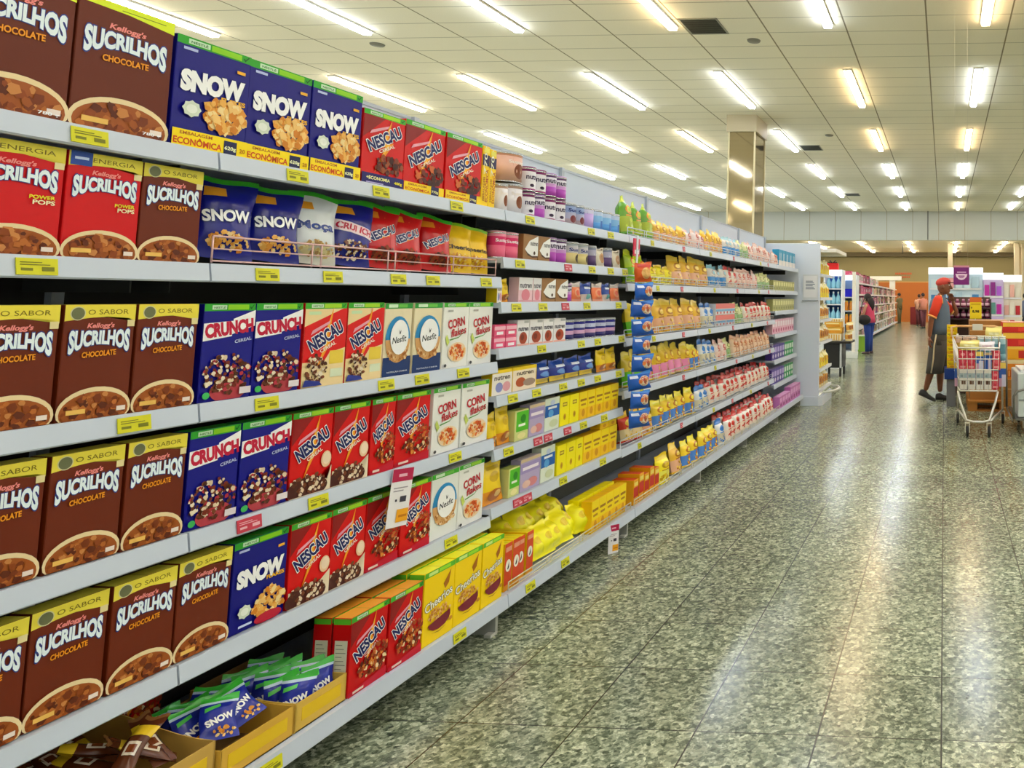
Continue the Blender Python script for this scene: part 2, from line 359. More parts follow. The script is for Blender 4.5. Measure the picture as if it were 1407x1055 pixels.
# ------------------------------------------------------------------ pouches and bags
def sm(t): t = max(0.0, min(1.0, t)); return t * t * (3 - 2 * t)
def make_bag(kind, w, h, t, colf, design=None, standing=False, seed=1, name='snack_bag', crimp=True, point=False):
    r = random.Random(seed); ph = [r.uniform(0, 6.28) for _ in range(6)]
    def g(v):
        top = sm((0.95 - v) / 0.32)
        return top * (1.0 if standing else sm((v - 0.04) / 0.25))
    def wd(v):
        k = 1 - 0.07 * g(v)
        if point: k *= 1 - 0.75 * sm((v - 0.55) / 0.45)
        if standing: k *= 1 - 0.10 * sm((v - .6) / .4)
        return w * k
    def surf(u, v, e, side=1):
        f = max(0.0, 1 - abs(2 * u - 1) ** 2.6) ** 0.75
        wr = 0.05 * math.sin(9 * u + 13 * v + ph[0]) * math.sin(7 * v - 5 * u + ph[1]) + 0.035 * math.sin(23 * u + ph[2] + 5 * v)
        x = side * (t / 2 * f * g(v) * (1 + wr) + 0.0008 + (0.0012 * math.sin(40 * u) if v > 0.95 else 0)) + side * e
        if point: x += 0
        return (x, (u - 0.5) * wd(v) + 0.004 * math.sin(6 * v + ph[3]), v * h + (0.006 * math.sin(5 * u + ph[4]) if v > .9 else 0))
    mb = MB(); nu, nv = 12, 16
    for side in (1, -1):
        for j in range(nv):
            for i in range(nu):
                a = [(i / nu, j / nv), ((i + 1) / nu, j / nv), ((i + 1) / nu, (j + 1) / nv), (i / nu, (j + 1) / nv)]
                q = [surf(u, v, 0, side) for u, v in a]
                if side < 0: q = q[::-1]
                mb.add(q, [(0, 1, 2, 3)], F(colf((i + .5) / nu, (j + .5) / nv, side)), True)
    if design: design(Print(mb, lambda u, v, e: surf(u, v, e), w, h, 0.0012, 0.0004, F))
    if standing: mb.b2((-t * .4, -w * .42, 0), (t * .4, w * .42, 0.004), F(colf(.5, 0, 1)))
    me = mb.mesh(name); bm = bmesh.new(); bm.from_mesh(me); bmesh.ops.remove_doubles(bm, verts=bm.verts, dist=0.00005); bm.to_mesh(me); bm.free()
    o = bpy.data.objects.new(name, me); COL.objects.link(o)
    MASTER[kind] = [o, w, h, t, False]
    return o
def zones(*z):    # (v_limit, colour) from the bottom up
    def f(u, v, s):
        for lim, c in z:
            if v < lim: return c
        return z[-1][1]
    return f

# ------------------------------------------------------------------ cans
def make_can(kind, r, h, body, bands, design, lid='#b9bcc2', name='food_can'):
    root = empty(name); mb = MB(); n = 28
    prof = [(r, 0.0), (r, h)]; zs = [0] + [b[0] * h for b in bands] + [h]; cs = [body] + [b[1] for b in bands]
    for i in range(len(cs)):
        mb.loft([[(r * math.cos(2 * math.pi * k / n), r * math.sin(2 * math.pi * k / n), z) for k in range(n)] for z in (zs[i], zs[i + 1])], P(cs[i]), i == 0, True)
    for z in (0.003, h - 0.002): mb.lathe([(r, z - 0.003), (r + .0015, z - .002), (r + .0015, z + .002), (r, z + .003)], mat('#c9ccd0', .25, .9), n)
    pr = Print(mb, lambda u, v, e: ((r + e) * math.cos((u - .5) * 2.4), (r + e) * math.sin((u - .5) * 2.4), v * h), r * 2.4, h, 0.0004, 0.0003)
    if design: design(pr)
    mb.obj('body', root)
    m2 = MB(); m2.lathe([(r * .98, h - .001), (r * 1.02, h), (r * 1.02, h + .006), (r * .96, h + .008)], mat(lid, .35), n); m2.obj('lid', root)
    MASTER[kind] = [root, 2 * r, h, 2 * r, False]

# ------------------------------------------------------------------ placing products, with a label for each
PLACED = []
BINS = {}
def put(kind, x, y, z, desc, where, w=None, h=None, lean=0.0, yaw=0.0, roll=0.0, cat='box', d=None):
    M_ = MASTER[kind]
    if not M_[4]: o = M_[0]; M_[4] = True
    else: o = copy_tree(M_[0])
    sy = (w / M_[1]) if w else 1.0; sz = (h / M_[2]) if h else 1.0; sx = (d / M_[3]) if d else 1.0
    if yaw or lean or roll: z += abs(math.sin(lean)) * M_[3] * sx / 2 + abs(math.sin(roll)) * M_[1] * sy / 2
    o.scale = (sx, sy, sz); o.location = (x, y, z); o.rotation_euler = (roll, -lean, yaw)
    PLACED.append((o, desc, where, y, z, cat)); return o
ORD = ['first', 'second', 'third', 'fourth', 'fifth', 'sixth', 'seventh', 'eighth', 'ninth', 'tenth', 'eleventh', 'twelfth', 'thirteenth', 'fourteenth', 'fifteenth', 'sixteenth', 'seventeenth', 'eighteenth', 'nineteenth', 'twentieth', 'twenty-first', 'twenty-second', 'twenty-third', 'twenty-fourth', 'twenty-fifth', 'twenty-sixth', 'twenty-seventh', 'twenty-eighth', 'twenty-ninth', 'thirtieth', 'thirty-first', 'thirty-second', 'thirty-third']
def finish_labels():
    g = {}
    for r_ in PLACED: g.setdefault((r_[1], r_[2]), []).append(r_)
    for (desc, where), L in g.items():
        L.sort(key=lambda q: (round(q[3], 3), -q[4]))
        for i, (o, _, _, _, _, cat) in enumerate(L):
            o['category'] = cat
            if len(L) == 1: o['label'] = f'{desc} {where}'
            else:
                o['label'] = f'{ORD[i]} {desc} from left {where}' if i else f'leftmost {desc} {where}'
                o['group'] = f'{desc} row {where}'
            if len(o['label'].split()) > 16: print('LONGLABEL', o['label'])
SH = ['top', 'second', 'third', 'fourth', 'fifth', 'sixth', 'seventh', 'bottom']
def near(i): return f'on the {SH[i]} shelf of the cereal bays'
def midw(i): return f'on the {SH[i]} shelf of the can bay'
def farw(i): return f'on the {SH[i]} shelf of the far bays'
def endw(i): return f'on the {SH[i]} shelf of the last bay'
# ------------------------------------------------------------------ setting
def structure(o, name=None): o['kind'] = 'structure'; return o
def floor_material():
    M = bpy.data.materials.new('polished_granite_tiles'); M.use_nodes = True; nt = M.node_tree; L = nt.links.new
    b = nt.nodes['Principled BSDF']; tc = nd(M, 'ShaderNodeTexCoord')
    v1 = nd(M, 'ShaderNodeTexVoronoi'); v1.inputs['Scale'].default_value = 62; v1.inputs['Randomness'].default_value = 1
    v2 = nd(M, 'ShaderNodeTexVoronoi'); v2.inputs['Scale'].default_value = 120
    n1 = nd(M, 'ShaderNodeTexNoise'); n1.inputs['Scale'].default_value = 26; n1.inputs['Detail'].default_value = 5; n1.inputs['Roughness'].default_value = .7
    dist = nd(M, 'ShaderNodeVectorMath', operation='MULTIPLY_ADD'); dist.inputs[1].default_value = (0.03, 0.03, 0.03)
    L(n1.outputs['Color'], dist.inputs[0]); L(tc.outputs['Object'], dist.inputs[2])
    L(dist.outputs[0], v1.inputs['Vector']); L(dist.outputs[0], v2.inputs['Vector']); L(tc.outputs['Object'], n1.inputs['Vector'])
    s1 = nd(M, 'ShaderNodeSeparateColor'); L(v1.outputs['Color'], s1.inputs[0])
    s2 = nd(M, 'ShaderNodeSeparateColor'); L(v2.outputs['Color'], s2.inputs[0])
    mx = nd(M, 'ShaderNodeMath', operation='MULTIPLY_ADD'); mx.inputs[1].default_value = 0.6; L(s1.outputs[0], mx.inputs[0])
    h2 = nd(M, 'ShaderNodeMath', operation='MULTIPLY'); h2.inputs[1].default_value = 0.4; L(s2.outputs[0], h2.inputs[0]); L(h2.outputs[0], mx.inputs[2])
    cr = nd(M, 'ShaderNodeValToRGB'); L(mx.outputs[0], cr.inputs[0]); e = cr.color_ramp.elements
    e[0].position = .0; e[0].color = lin('#38412f'); e[1].position = 1.0; e[1].color = lin('#e2e6c6')
    for p, c in ((.28, '#5e6853'), (.5, '#868e75'), (.72, '#aab093')): q = e.new(p); q.color = lin(c)
    # joints
    sx = nd(M, 'ShaderNodeSeparateXYZ'); L(tc.outputs['Object'], sx.inputs[0])
    def joint(sock, off):
        a = nd(M, 'ShaderNodeMath', operation='SUBTRACT'); a.inputs[1].default_value = off; L(sock, a.inputs[0])
        d = nd(M, 'ShaderNodeMath', operation='DIVIDE'); d.inputs[1].default_value = .406; L(a.outputs[0], d.inputs[0])
        p = nd(M, 'ShaderNodeMath', operation='PINGPONG'); p.inputs[1].default_value = .5; L(d.outputs[0], p.inputs[0])
        l = nd(M, 'ShaderNodeMath', operation='LESS_THAN'); l.inputs[1].default_value = .0065; L(p.outputs[0], l.inputs[0]); f = nd(M, 'ShaderNodeMath', operation='FLOOR'); L(d.outputs[0], f.inputs[0])
        return l, f
    jx, fx = joint(sx.outputs[0], -.0093); jy, fy = joint(sx.outputs[1], 2.1659)
    mxx = nd(M, 'ShaderNodeMath', operation='MAXIMUM'); L(jx.outputs[0], mxx.inputs[0])
    half = nd(M, 'ShaderNodeMath', operation='MULTIPLY'); half.inputs[1].default_value = .85; L(jy.outputs[0], half.inputs[0]); L(half.outputs[0], mxx.inputs[1])
    cb = nd(M, 'ShaderNodeCombineXYZ'); L(fx.outputs[0], cb.inputs[0]); L(fy.outputs[0], cb.inputs[1])
    wn = nd(M, 'ShaderNodeTexWhiteNoise', noise_dimensions='2D'); L(cb.outputs[0], wn.inputs['Vector'])
    mr = nd(M, 'ShaderNodeMapRange'); mr.inputs['To Min'].default_value = .84; mr.inputs['To Max'].default_value = 1.14; L(wn.outputs['Value'], mr.inputs['Value'])
    hv = nd(M, 'ShaderNodeHueSaturation'); L(cr.outputs[0], hv.inputs['Color']); L(mr.outputs[0], hv.inputs['Value'])
    mix = nd(M, 'ShaderNodeMix', data_type='RGBA'); L(mxx.outputs[0], mix.inputs[0]); L(hv.outputs[0], mix.inputs[6]); mix.inputs[7].default_value = lin('#20241c')
    L(mix.outputs[2], b.inputs['Base Color']); b.inputs['Roughness'].default_value = .2; b.inputs['Specular IOR Level'].default_value = .62
    return M
def ceiling_material():
    M = bpy.data.materials.new('ceiling_tiles'); M.use_nodes = True; nt = M.node_tree; L = nt.links.new
    b = nt.nodes['Principled BSDF']; tc = nd(M, 'ShaderNodeTexCoord'); sx = nd(M, 'ShaderNodeSeparateXYZ'); L(tc.outputs['Object'], sx.inputs[0])
    def joint(sock, off, per, w):
        a = nd(M, 'ShaderNodeMath', operation='SUBTRACT'); a.inputs[1].default_value = off; L(sock, a.inputs[0])
        d = nd(M, 'ShaderNodeMath', operation='DIVIDE'); d.inputs[1].default_value = per; L(a.outputs[0], d.inputs[0])
        p = nd(M, 'ShaderNodeMath', operation='PINGPONG'); p.inputs[1].default_value = .5; L(d.outputs[0], p.inputs[0])
        l = nd(M, 'ShaderNodeMath', operation='LESS_THAN'); l.inputs[1].default_value = w / per / 2; L(p.outputs[0], l.inputs[0]); return l
    jx = joint(sx.outputs[0], -.268, 1.25, .024); jy = joint(sx.outputs[1], 10.803, .625, .02); jz = joint(sx.outputs[2], 5.59, .6, .016)
    m1 = nd(M, 'ShaderNodeMath', operation='MAXIMUM'); m2 = nd(M, 'ShaderNodeMath', operation='MULTIPLY'); m2.inputs[1].default_value = .7; L(jy.outputs[0], m2.inputs[0])
    L(jx.outputs[0], m1.inputs[0]); L(m2.outputs[0], m1.inputs[1])
    ns = nd(M, 'ShaderNodeTexNoise'); ns.inputs['Scale'].default_value = 90; L(tc.outputs['Object'], ns.inputs['Vector'])
    cr = nd(M, 'ShaderNodeValToRGB'); L(ns.outputs[0], cr.inputs[0]); cr.color_ramp.elements[0].color = lin('#e2dac0'); cr.color_ramp.elements[1].color = lin('#f2ead4')
    mix = nd(M, 'ShaderNodeMix', data_type='RGBA'); L(m1.outputs[0], mix.inputs[0]); L(cr.outputs[0], mix.inputs[6]); mix.inputs[7].default_value = lin('#8d8268')
    L(mix.outputs[2], b.inputs['Base Color']); b.inputs['Roughness'].default_value = .9; b.inputs['Specular IOR Level'].default_value = .1
    return M
X0, X1, Y0, Y1 = -15.0, 12.0, -8.0, 46.0
CM = ceiling_material()
m = MB(); m.b2((X0, Y0, -.1), (X1, Y1, 0), floor_material()); structure(m.obj('floor'))
m = MB(); m.b2((X0, Y0, 5.59), (X1, 36.0, 5.7), CM); structure(m.obj('ceiling'))
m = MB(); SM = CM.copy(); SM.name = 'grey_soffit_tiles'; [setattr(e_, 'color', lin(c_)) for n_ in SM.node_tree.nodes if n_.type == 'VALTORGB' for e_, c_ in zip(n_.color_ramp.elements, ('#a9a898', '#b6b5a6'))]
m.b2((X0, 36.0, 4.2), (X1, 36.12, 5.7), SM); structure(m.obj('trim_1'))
m = MB(); m.b2((X0, 36.12, 4.2), (X1, Y1, 4.3), mat('#f0e2c4', .9)); structure(m.obj('ceiling_low'))
m = MB(); m.b2((X0, Y0, 0), (-3.2, 34.0, .004), mat('#c4cabc', .5)); structure(m.obj('floor_side_bounce'))  # unseen pale sheet, added to bounce light up onto the ceiling
plain = mat('#f0f2ea', .8)
m = MB(); m.b2((X0 - .1, Y0, 0), (X0, Y1, 5.6), plain); structure(m.obj('wall_left'))
m = MB(); m.b2((X1, Y0, 0), (X1 + .1, Y1, 5.6), plain); structure(m.obj('wall_right'))
m = MB(); m.b2((X0, Y0 - .1, 0), (X1, Y0, 5.6), plain); structure(m.obj('wall_front'))
def wall_material():
    M = bpy.data.materials.new('olive_plaster'); M.use_nodes = True; b = M.node_tree.nodes['Principled BSDF']
    n = nd(M, 'ShaderNodeTexNoise'); n.inputs['Scale'].default_value = 1.2; c = nd(M, 'ShaderNodeValToRGB'); c.color_ramp.elements[0].color = lin('#877c54'); c.color_ramp.elements[1].color = lin('#a3966c')
    M.node_tree.links.new(n.outputs[0], c.inputs[0]); M.node_tree.links.new(c.outputs[0], b.inputs['Base Color']); b.inputs['Roughness'].default_value = .85
    return M
m = MB(); m.b2((X0, Y1, 0), (X1, Y1 + .1, 5.6), wall_material()); structure(m.obj('wall_back'))
m = MB(); m.b2((-6, Y1 - .12, 0), (0.9, Y1 - .001, 2.38), mat('#b5641e', .6)); m.b2((-6, Y1 - .14, 2.38), (0.9, Y1 - .001, 2.44), mat('#c89a5a', .6)); structure(m.obj('wall_panel_back'))
m = MB(); m.b2((X0, 45.6, 3.95), (X1, 46, 4.2), mat('#6f6248', .8)); structure(m.obj('trim_2'))
# wall lettering far away: two lines of orange-red marks
m = MB()
for k in range(9): m.b2((-3.0 + k * .115, 45.96, 2.86), (-2.92 + k * .115, 45.999, 2.98), mat('#c9603a', .7))
for k in range(7): m.b2((-2.86 + k * .115, 45.96, 2.66), (-2.78 + k * .115, 45.999, 2.76), mat('#c9603a', .7))
tag(m.obj('wall_lettering'), 'small orange-red lettering high on the olive far wall', 'sign')

# ------------------------------------------------------------------ ceiling lights
LROWS = [-14.0, -11.6, -9.07, -6.61, -4.17, -1.77, 0.62, 3.05, 5.5, 7.9, 10.3]
LY = [-5.9, -1.1, 3.75, 8.55, 13.35, 18.2, 23.0, 27.8, 32.3]
def light_master(tint, s=1.0, length=2.55, lid='a'):
    root = empty('ceiling_light'); mb = MB(); w = .065
    mb.b2((-w - .012, 0, -.03), (w + .012, length, 0), mat('#efeee6', .5)); mb.obj('housing', root)
    E_ = mat('#ffffff', .5, 0, .2, tint, LIGHT * s)
    for k in (0, 1):
        t = MB(); a = .02 + k * (length / 2); b_ = length / 2 - .02 + k * (length / 2)
        t.loft([[(-w, y, -.03), (w, y, -.03), (w * .9, y, -.07), (-w * .9, y, -.07)][::-1] for y in (a, b_)], E_, True, False)
        t.obj('tube', root)
    return root
warm = light_master('#ffdcae', 1.0); cool = light_master('#e4eeff', 1.0); neut = light_master('#fff3df', 1.0)
warm_xy = {(6, 3), (6, 5), (7, 3), (5, 4), (5, 5), (4, 3)}
masters = {'warm': [warm, False], 'cool': [cool, False], 'soft white': [neut, False]}
def placed_light(kind, x, y, z, label, group=None):
    M_ = masters[kind]; o = M_[0] if not M_[1] else copy_tree(M_[0]); M_[1] = True
    o.location = (x, y, z); o['label'] = label; o['category'] = 'ceiling light'; o['group'] = group or 'strip lights on the tiled ceiling'
    return o
rown = ['leftmost', 'second', 'third', 'fourth', 'fifth', 'sixth', 'seventh', 'eighth', 'ninth', 'tenth', 'rightmost']
for i, x in enumerate(LROWS):
    for j, y in enumerate(LY):
        kind = 'cool' if (i * 5 + j * 3) % 4 in (0, 3) else 'soft white'
        if (i, j) in warm_xy: kind = 'warm'
        if (i, j) in ((6, 4), (5, 3), (4, 6)): kind = 'cool'
        if j > 6 and i < 6: kind = 'cool'
        placed_light(kind, x, y, 5.588, f'{kind} strip light, {rown[i]} ceiling row, {ORD[j]} from behind the viewer')
lowm = light_master('#fff0d8', 1.3, 1.9); masters['low'] = [lowm, False]
for i, x in enumerate([-6.6, -4.2, -1.8, .6, 3.0, 5.5]):
    for j, y in enumerate([36.6, 39.7, 42.8]):
        placed_light('low', x, y, 4.199, f'{["nearest", "middle", "farthest"][j]} strip light in {ORD[i]} row under the lower far ceiling', 'strip lights under the lower far ceiling')
# vents and round speakers
def vent(x, y, lab, w=.62, l=.62):
    r_ = empty('ceiling_vent', (x, y, 5.588)); f = MB(); dk = mat('#5a5b50', .6)
    for a, b_ in (((-w / 2, -l / 2), (w / 2, -l / 2 + .025)), ((-w / 2, l / 2 - .025), (w / 2, l / 2)), ((-w / 2, -l / 2), (-w / 2 + .025, l / 2)), ((w / 2 - .025, -l / 2), (w / 2, l / 2))):
        f.b2((a[0], a[1], -.012), (b_[0], b_[1], 0), mat('#8f8c7c', .6))
    f.obj('frame', r_); s_ = MB(); s_.b2((-w / 2 + .02, -l / 2 + .02, -.004), (w / 2 - .02, l / 2 - .02, 0), mat('#26271f', .8)); s_.obj('backing', r_)
    s2 = MB()
    for k in range(12): s2.box((0, -l / 2 + .05 + k * (l - .1) / 11, -.008), (w - .05, .018, .004), dk, rot=Matrix.Rotation(.5, 3, 'X'))
    s2.obj('slats', r_); tag(r_, lab, 'vent')
vent(-3.7, 11.1, 'large dark grille vent in the ceiling nearest the viewer', .6, .66); vent(-3.7, 20.5, 'dark grille vent in the ceiling right of the mirrored column', .57, .7); vent(-3.7, 30.0, 'farthest dark grille vent in the tiled ceiling', .57, .7)
for x, y, l_ in ((-3.09, 11.77, 'near the large dark vent'), (-9.4, 11.7, 'above the cereal boxes'), (-2.95, 18.9, 'right of the mirrored column')):
    c = MB(); c.lathe([(.02, -.03), (.1, -.022), (.11, 0)], mat('#6f6c5c', .6), 20); tag(c.obj('ceiling_speaker', None, (x, y, 5.59)), 'small round grey ceiling speaker ' + l_, 'speaker')
# thin hanging rods
for x, y, z0, z1, l_ in ((-.78, 35.7, 4.2, 5.58, 'dark thin hanging rod in front of the ceiling step'), (-2.05, 37.0, 3.6, 4.2, 'short dark rod hanging from the lower far ceiling')):
    c = MB(); c.tube([(x, y, z0), (x, y, z1)], .022, mat('#38342c', .6)); tag(c.obj('hanging_rod'), l_, 'rod')

# mirrored column
cx, cy = -4.62, 17.2
r_ = empty('column', (cx, cy, 0)); mir = mat('#b9a98a', .06, .9); tri = mat('#d6c9a0', .5)
c = MB(); c.b2((-.3, -.47, 0), (.3, .47, 5.22), mir); c.obj('mirror_cladding', r_)
c = MB(); c.b2((-.345, -.52, 5.2), (.345, .52, 5.589), mat('#b7ab8c', .6)); c.obj('capital', r_)
c = MB()
for a in (-.3, .3):
    for b_ in (-.47, .47): c.b2((a - .018, b_ - .018, 0), (a + .018, b_ + .018, 5.2), tri)
c.obj('corner_trim', r_)
tag(r_, 'square mirrored column rising to the ceiling behind the shelves', 'column')

# ------------------------------------------------------------------ gondola shelving
J = [.56, 1.905, 3.235, 4.56, 5.92, 7.30, 8.67, 10.0]
LEV = {0: [1.81, 1.51, 1.14, .81, .48], 2: [1.81, 1.60, 1.40, 1.197, .99, .757, .51], 3: [1.81, 1.51, 1.17, .85, .50], 6: [1.81, 1.51, 1.27, 1.0, .70, .42]}
LEV[1] = LEV[0]; LEV[4] = LEV[5] = LEV[3]
XF, XB, XD = -1.955, -2.42, -1.86
steel = mat('#c6cfdd', .38, 0, .45); steel2 = mat('#aeb6c0', .42); wire = mat('#dfe2e4', .25, .5); dark = mat('#2a2622', .7); grey = mat('#63665f', .7); pale = mat('#c6cfdd', .6)
YT, RT = '#d9d420', '#c43a4c'
TAGS = {(0, 0): [1.594], (1, 0): [2.15, 2.489, 2.896], (2, 0): [3.433, 4.052, 4.296], (0, 1): [1.518], (1, 1): [2.073, 2.307, 2.597, 2.78, 3.116], (0, 2): [1.744], (1, 2): [2.101, 2.568, 2.75, 2.992],
        (1, 3): [-2.073, 2.308, 2.969], (1, 4): [2.97], (2, 1): [3.366, -3.812, 4.078, 4.313, 4.513], (2, 2): [3.353, 3.582, -3.799, 4.035, 4.437], (2, 3): [3.586, 3.986, 4.181, 4.494],
        (2, 4): [3.358, 3.557, 3.811, 4.003, 4.197, 4.471], (2, 5): [3.343, -3.589, -3.682, -3.874, 4.047, 4.298], (2, 6): [-3.437, -3.515, 3.85, 4.3]}
for bk in (3, 4, 5):
    for s_ in range(5): TAGS[(bk, s_)] = [J[bk] + .25 + .37 * R.random(), -(J[bk] + .95 + .2 * R.random())]
def guard(y0, y1, x, z, h=.055, c=None, step=.26):
    g = MB(); c = c or wire
    for zz, rr in ((h, .0032), (h * .55, .002), (.008, .0025)): g.tube([(x, y0, z + zz), (x, y1, z + zz)], rr, c, 6)
    n = max(2, int((y1 - y0) / step))
    for k in range(n + 1):
        y = y0 + (y1 - y0) * k / n
        for dy in ((0, .035) if 0 < k < n else (0,)): g.tube([(x, y + dy, z + .003), (x, y + dy, z + h)], .0025, c, 6)
    return g
BAYLAB = ['nearest grey shelving bay stocked with brown cereal boxes', 'second grey shelving bay full of blue, red and white cereal boxes', 'third grey shelving bay holding cans and yellow cartons', 'fourth grey shelving bay, just past the blue packet strip', 'fifth grey shelving bay holding golden and white bags', 'sixth grey shelving bay holding rows of pale bags', 'last grey shelving bay beside the white end panel']
for b in range(7):
    y0, y1 = J[b], J[b + 1]; r_ = empty('gondola_bay', (-2.2, (y0 + y1) / 2, 0)); off = tuple(-q for q in r_.location)
    def part(mb, n, par=r_, o_=off): return mb.obj(n, par, o_ if par is r_ else (0, 0, 0))
    bk = MB(); bk.b2((XB - .03, y0, .12), (XB, y1, 1.84), dark if b < 2 else grey); part(bk, 'back_panel')  # near bays' backs coloured dark to paint in the shade between shelves
    hp = MB(); hp.b2((XB - .03, y0, 1.84), (XB, y1, 2.235), pale); hp.b2((XB - .035, y0, 2.225), (XB + .004, y1, 2.24), steel2); part(hp, 'header_panel')
    up = MB(); up.b2((XB - .02, y0, 0), (XB + .02, y0 + .03, 2.24), steel2)
    if b == 6: up.b2((XB - .02, y1 - .03, 0), (XB + .02, y1, 2.24), steel2)
    part(up, 'upright')
    for s_, z in enumerate(LEV[b] + [.155]):
        base = s_ == len(LEV[b]); xf = XD if base else XF
        sh = MB(); sh.b2((XB, y0 + .002, z - .022), (xf - .008, y1 - .002, z), steel)
        # rolled lip, a touch sloped
        zt, zb = z + .004, z - (.052 if base else .046)
        sh.loft([[(xf - .012, y, zt), (xf - .003, y, zt), (xf + .004, y, zb + .004), (xf, y, zb), (xf - .012, y, zb)] for y in (y0 + .003, y1 - .003)], steel, True, False)
        for yy in (y0 + .05, y1 - .05): sh.b2((XB, yy - .002, z - .075), (XB + .3, yy + .002, z - .02), mat('#3b3b3b', .5))
        so = part(sh, 'deck' if base else 'shelf')
        tl = TAGS.get((b, s_), [])
        if base: tl = {1: [2.091, 2.908], 2: [3.404, 3.716]}.get(b, [])
        for t in tl:
            tg = MB(); yy = abs(t); c_ = RT if t < 0 else YT; wd = .075 if b < 3 else .05
            q = [(xf - .001 + .0045, yy - wd / 2, zb + .008), (xf + .0045, yy + wd / 2, zb + .008), (xf - .0008, yy + wd / 2, zt - .006), (xf - .0008, yy - wd / 2, zt - .006)]
            tg.box((xf + .0035, yy, (zt + zb) / 2), (.0024, wd, .036), P(c_), rot=Matrix.Rotation(-.13, 3, 'Y'))
            ik = P('#7a7a18' if t > 0 else '#e8b0b8')
            for (a, e_, zz, hh) in ((-.42, .1, .009, .002), (-.42, .3, .004, .002), (-.4, -.12, -.006, .006), (.1, .4, -.005, .009)):
                tg.box((xf + .0052 - zz * .13, yy + (a + e_) / 2 * wd, (zt + zb) / 2 + zz), (.0006, (e_ - a) * wd, hh), ik, rot=Matrix.Rotation(-.13, 3, 'Y'))
            part(tg, 'price_tag', so)
        if not base and ((b in (3, 4, 5)) or (b == 1 and s_ == 1)):
            part(guard(y0 + .02, y1 - .02, XF - .02, z + .004, .075 if b < 3 else .05, mat('#eec3c0' if b == 1 else '#d8dde0', .3, .3)), 'wire_guard', so)
        if base and b in (2, 3, 4, 5): part(guard(y0 + .03, y1 - .02, XD - .02, z + .004, .04, mat('#d8d2b0', .3, .4)), 'wire_guard', so)
    ft = MB(); ft.b2((XB, y1 - .02, 0), (-1.90, y1 - .002, .12), mat('#a9aaa2', .5)); ft.b2((-1.93, y1 - .05, 0), (-1.90, y1 - .002, .012), mat('#c9c9c2', .5)); part(ft, 'foot')
    pl_ = MB(); pl_.b2((XB + .02, y0, 0), (XB + .05, y1, .12), mat('#30322c', .8)); part(pl_, 'plinth')
    tag(r_, BAYLAB[b], 'shelving', 'gondola shelving bays along the left')

# ------------------------------------------------------------------ cereal box kinds
make_box('choc', BW, BH, BD, '#6b2407', lambda p: d_sucrilhos(p, 0, 3), '#e8d84a')
make_box('chocbig', .215, .315, .065, '#662408', lambda p: d_sucrilhos(p, 0, 5, big=True), '#e4f22a')
make_box('redpops', .158, .25, BD, '#d40812', lambda p: d_sucrilhos(p, 0, 8, pops=True), '#e8d84a')
make_box('snowbig', .21, .295, .06, '#07087c', lambda p: d_snow(p, True, 11), '#38b02a')
make_box('snow', .165, .265, BD, '#07087c', lambda p: d_snow(p, False, 12), '#38b02a')
make_box('nescon', .19, .262, BD, '#d80a0c', lambda p: d_nescau(p, 'econ', 13), '#48b02a')
make_box('nescon2', .235, .272, BD, '#d80a0c', lambda p: d_nescau(p, 'econ2', 14), '#48b02a')
make_box('nesball', BW, BH, BD, '#d80a0c', lambda p: d_nescau(p, 'duo', 15), '#48b02a')
make_box('nespromo', BW, BH, BD, '#d80a0c', lambda p: d_nescau(p, 'promo', 16), '#48b02a')
make_box('nesflake', BW, BH, BD, '#d80a0c', lambda p: d_nescau(p, 'flake', 17), '#48b02a')
make_box('nesdeck', .165, .245, .06, '#cc080c', lambda p: d_nescau(p, 'flake', 18), '#f0a030', '#5cc02a', True)
make_box('crunch', BW, BH, BD, '#090a84', lambda p: d_crunch(p, 19), '#38b02a')
make_box('nesfit', .152, .262, BD, '#f0e2bc', lambda p: d_nesfit(p, 20), '#e8dcb0')
make_box('nesfitw', .152, .262, BD, '#eef0ea', lambda p: d_nesfit(p, 21, True), '#e8e8e0')
make_box('corn', .16, .262, BD, '#f2f2ec', lambda p: d_corn(p, 22), '#e8e8e0')
make_box('cheer', .165, .262, .06, '#ffd808', lambda p: d_cheerios(p, 23), '#f2ec20', '#5cc02a')
def d_side(p):
    p.rect(0, .88, 1, 1, '#f4d400'); p.rect(0, .66, 1, .86, '#20184c')
    p.text('770g', '#f4f0d0', .5, .76, 2.4, .13, rot=math.pi / 2) if False else p.rect(.25, .69, .75, .83, '#e8e0b0')
    for k in range(9): p.rect(.2 + .03 * (k % 2), .1 + k * .058, .8, .125 + k * .058, '#c8780c')
make_box('nesside', .048, .275, .2, '#ffd800', None, '#f0c800')
o_ = MASTER['nesside'][0]; me_ = o_.data
mb = MB(); mb.cbox((-.1, -.024, 0), (.1, .024, .275), P('#ffd400'), .0015)
pp = Print(mb, lambda u, v, e: (.1 + e, (u - .5) * .048, v * .275), .048, .275)
pp.rect(0, .68, 1, .86, '#20184c'); pp.text('770g', '#f4f0d0', .5, .77, 2.6, .1, rot=math.pi / 2); pp.text('ECONÔMICA', '#c05a10', .66, .36, 9.5 * .32, .085, rot=math.pi / 2, bold=.02); pp.text('EMBALAGEM', '#c07a10', .28, .3, 2.2, .045, rot=math.pi / 2); pp.rect(.1, .89, .9, .97, '#f8ea60')
o_.data = mb.mesh('cereal_box')
XP = -1.98
def boxes(lst, z, where, xp=XP, h=None, rnd=True):
    for kind, ya, yb, desc in lst:
        M_ = MASTER[kind]; w_ = yb - ya - .003
        put(kind, xp - M_[3] / 2 - (R.uniform(0, .006) if rnd else 0), (ya + yb) / 2, z + .001, desc, where, w=w_, h=h, cat='cereal box', yaw=R.uniform(-.012, .012), lean=0.0)
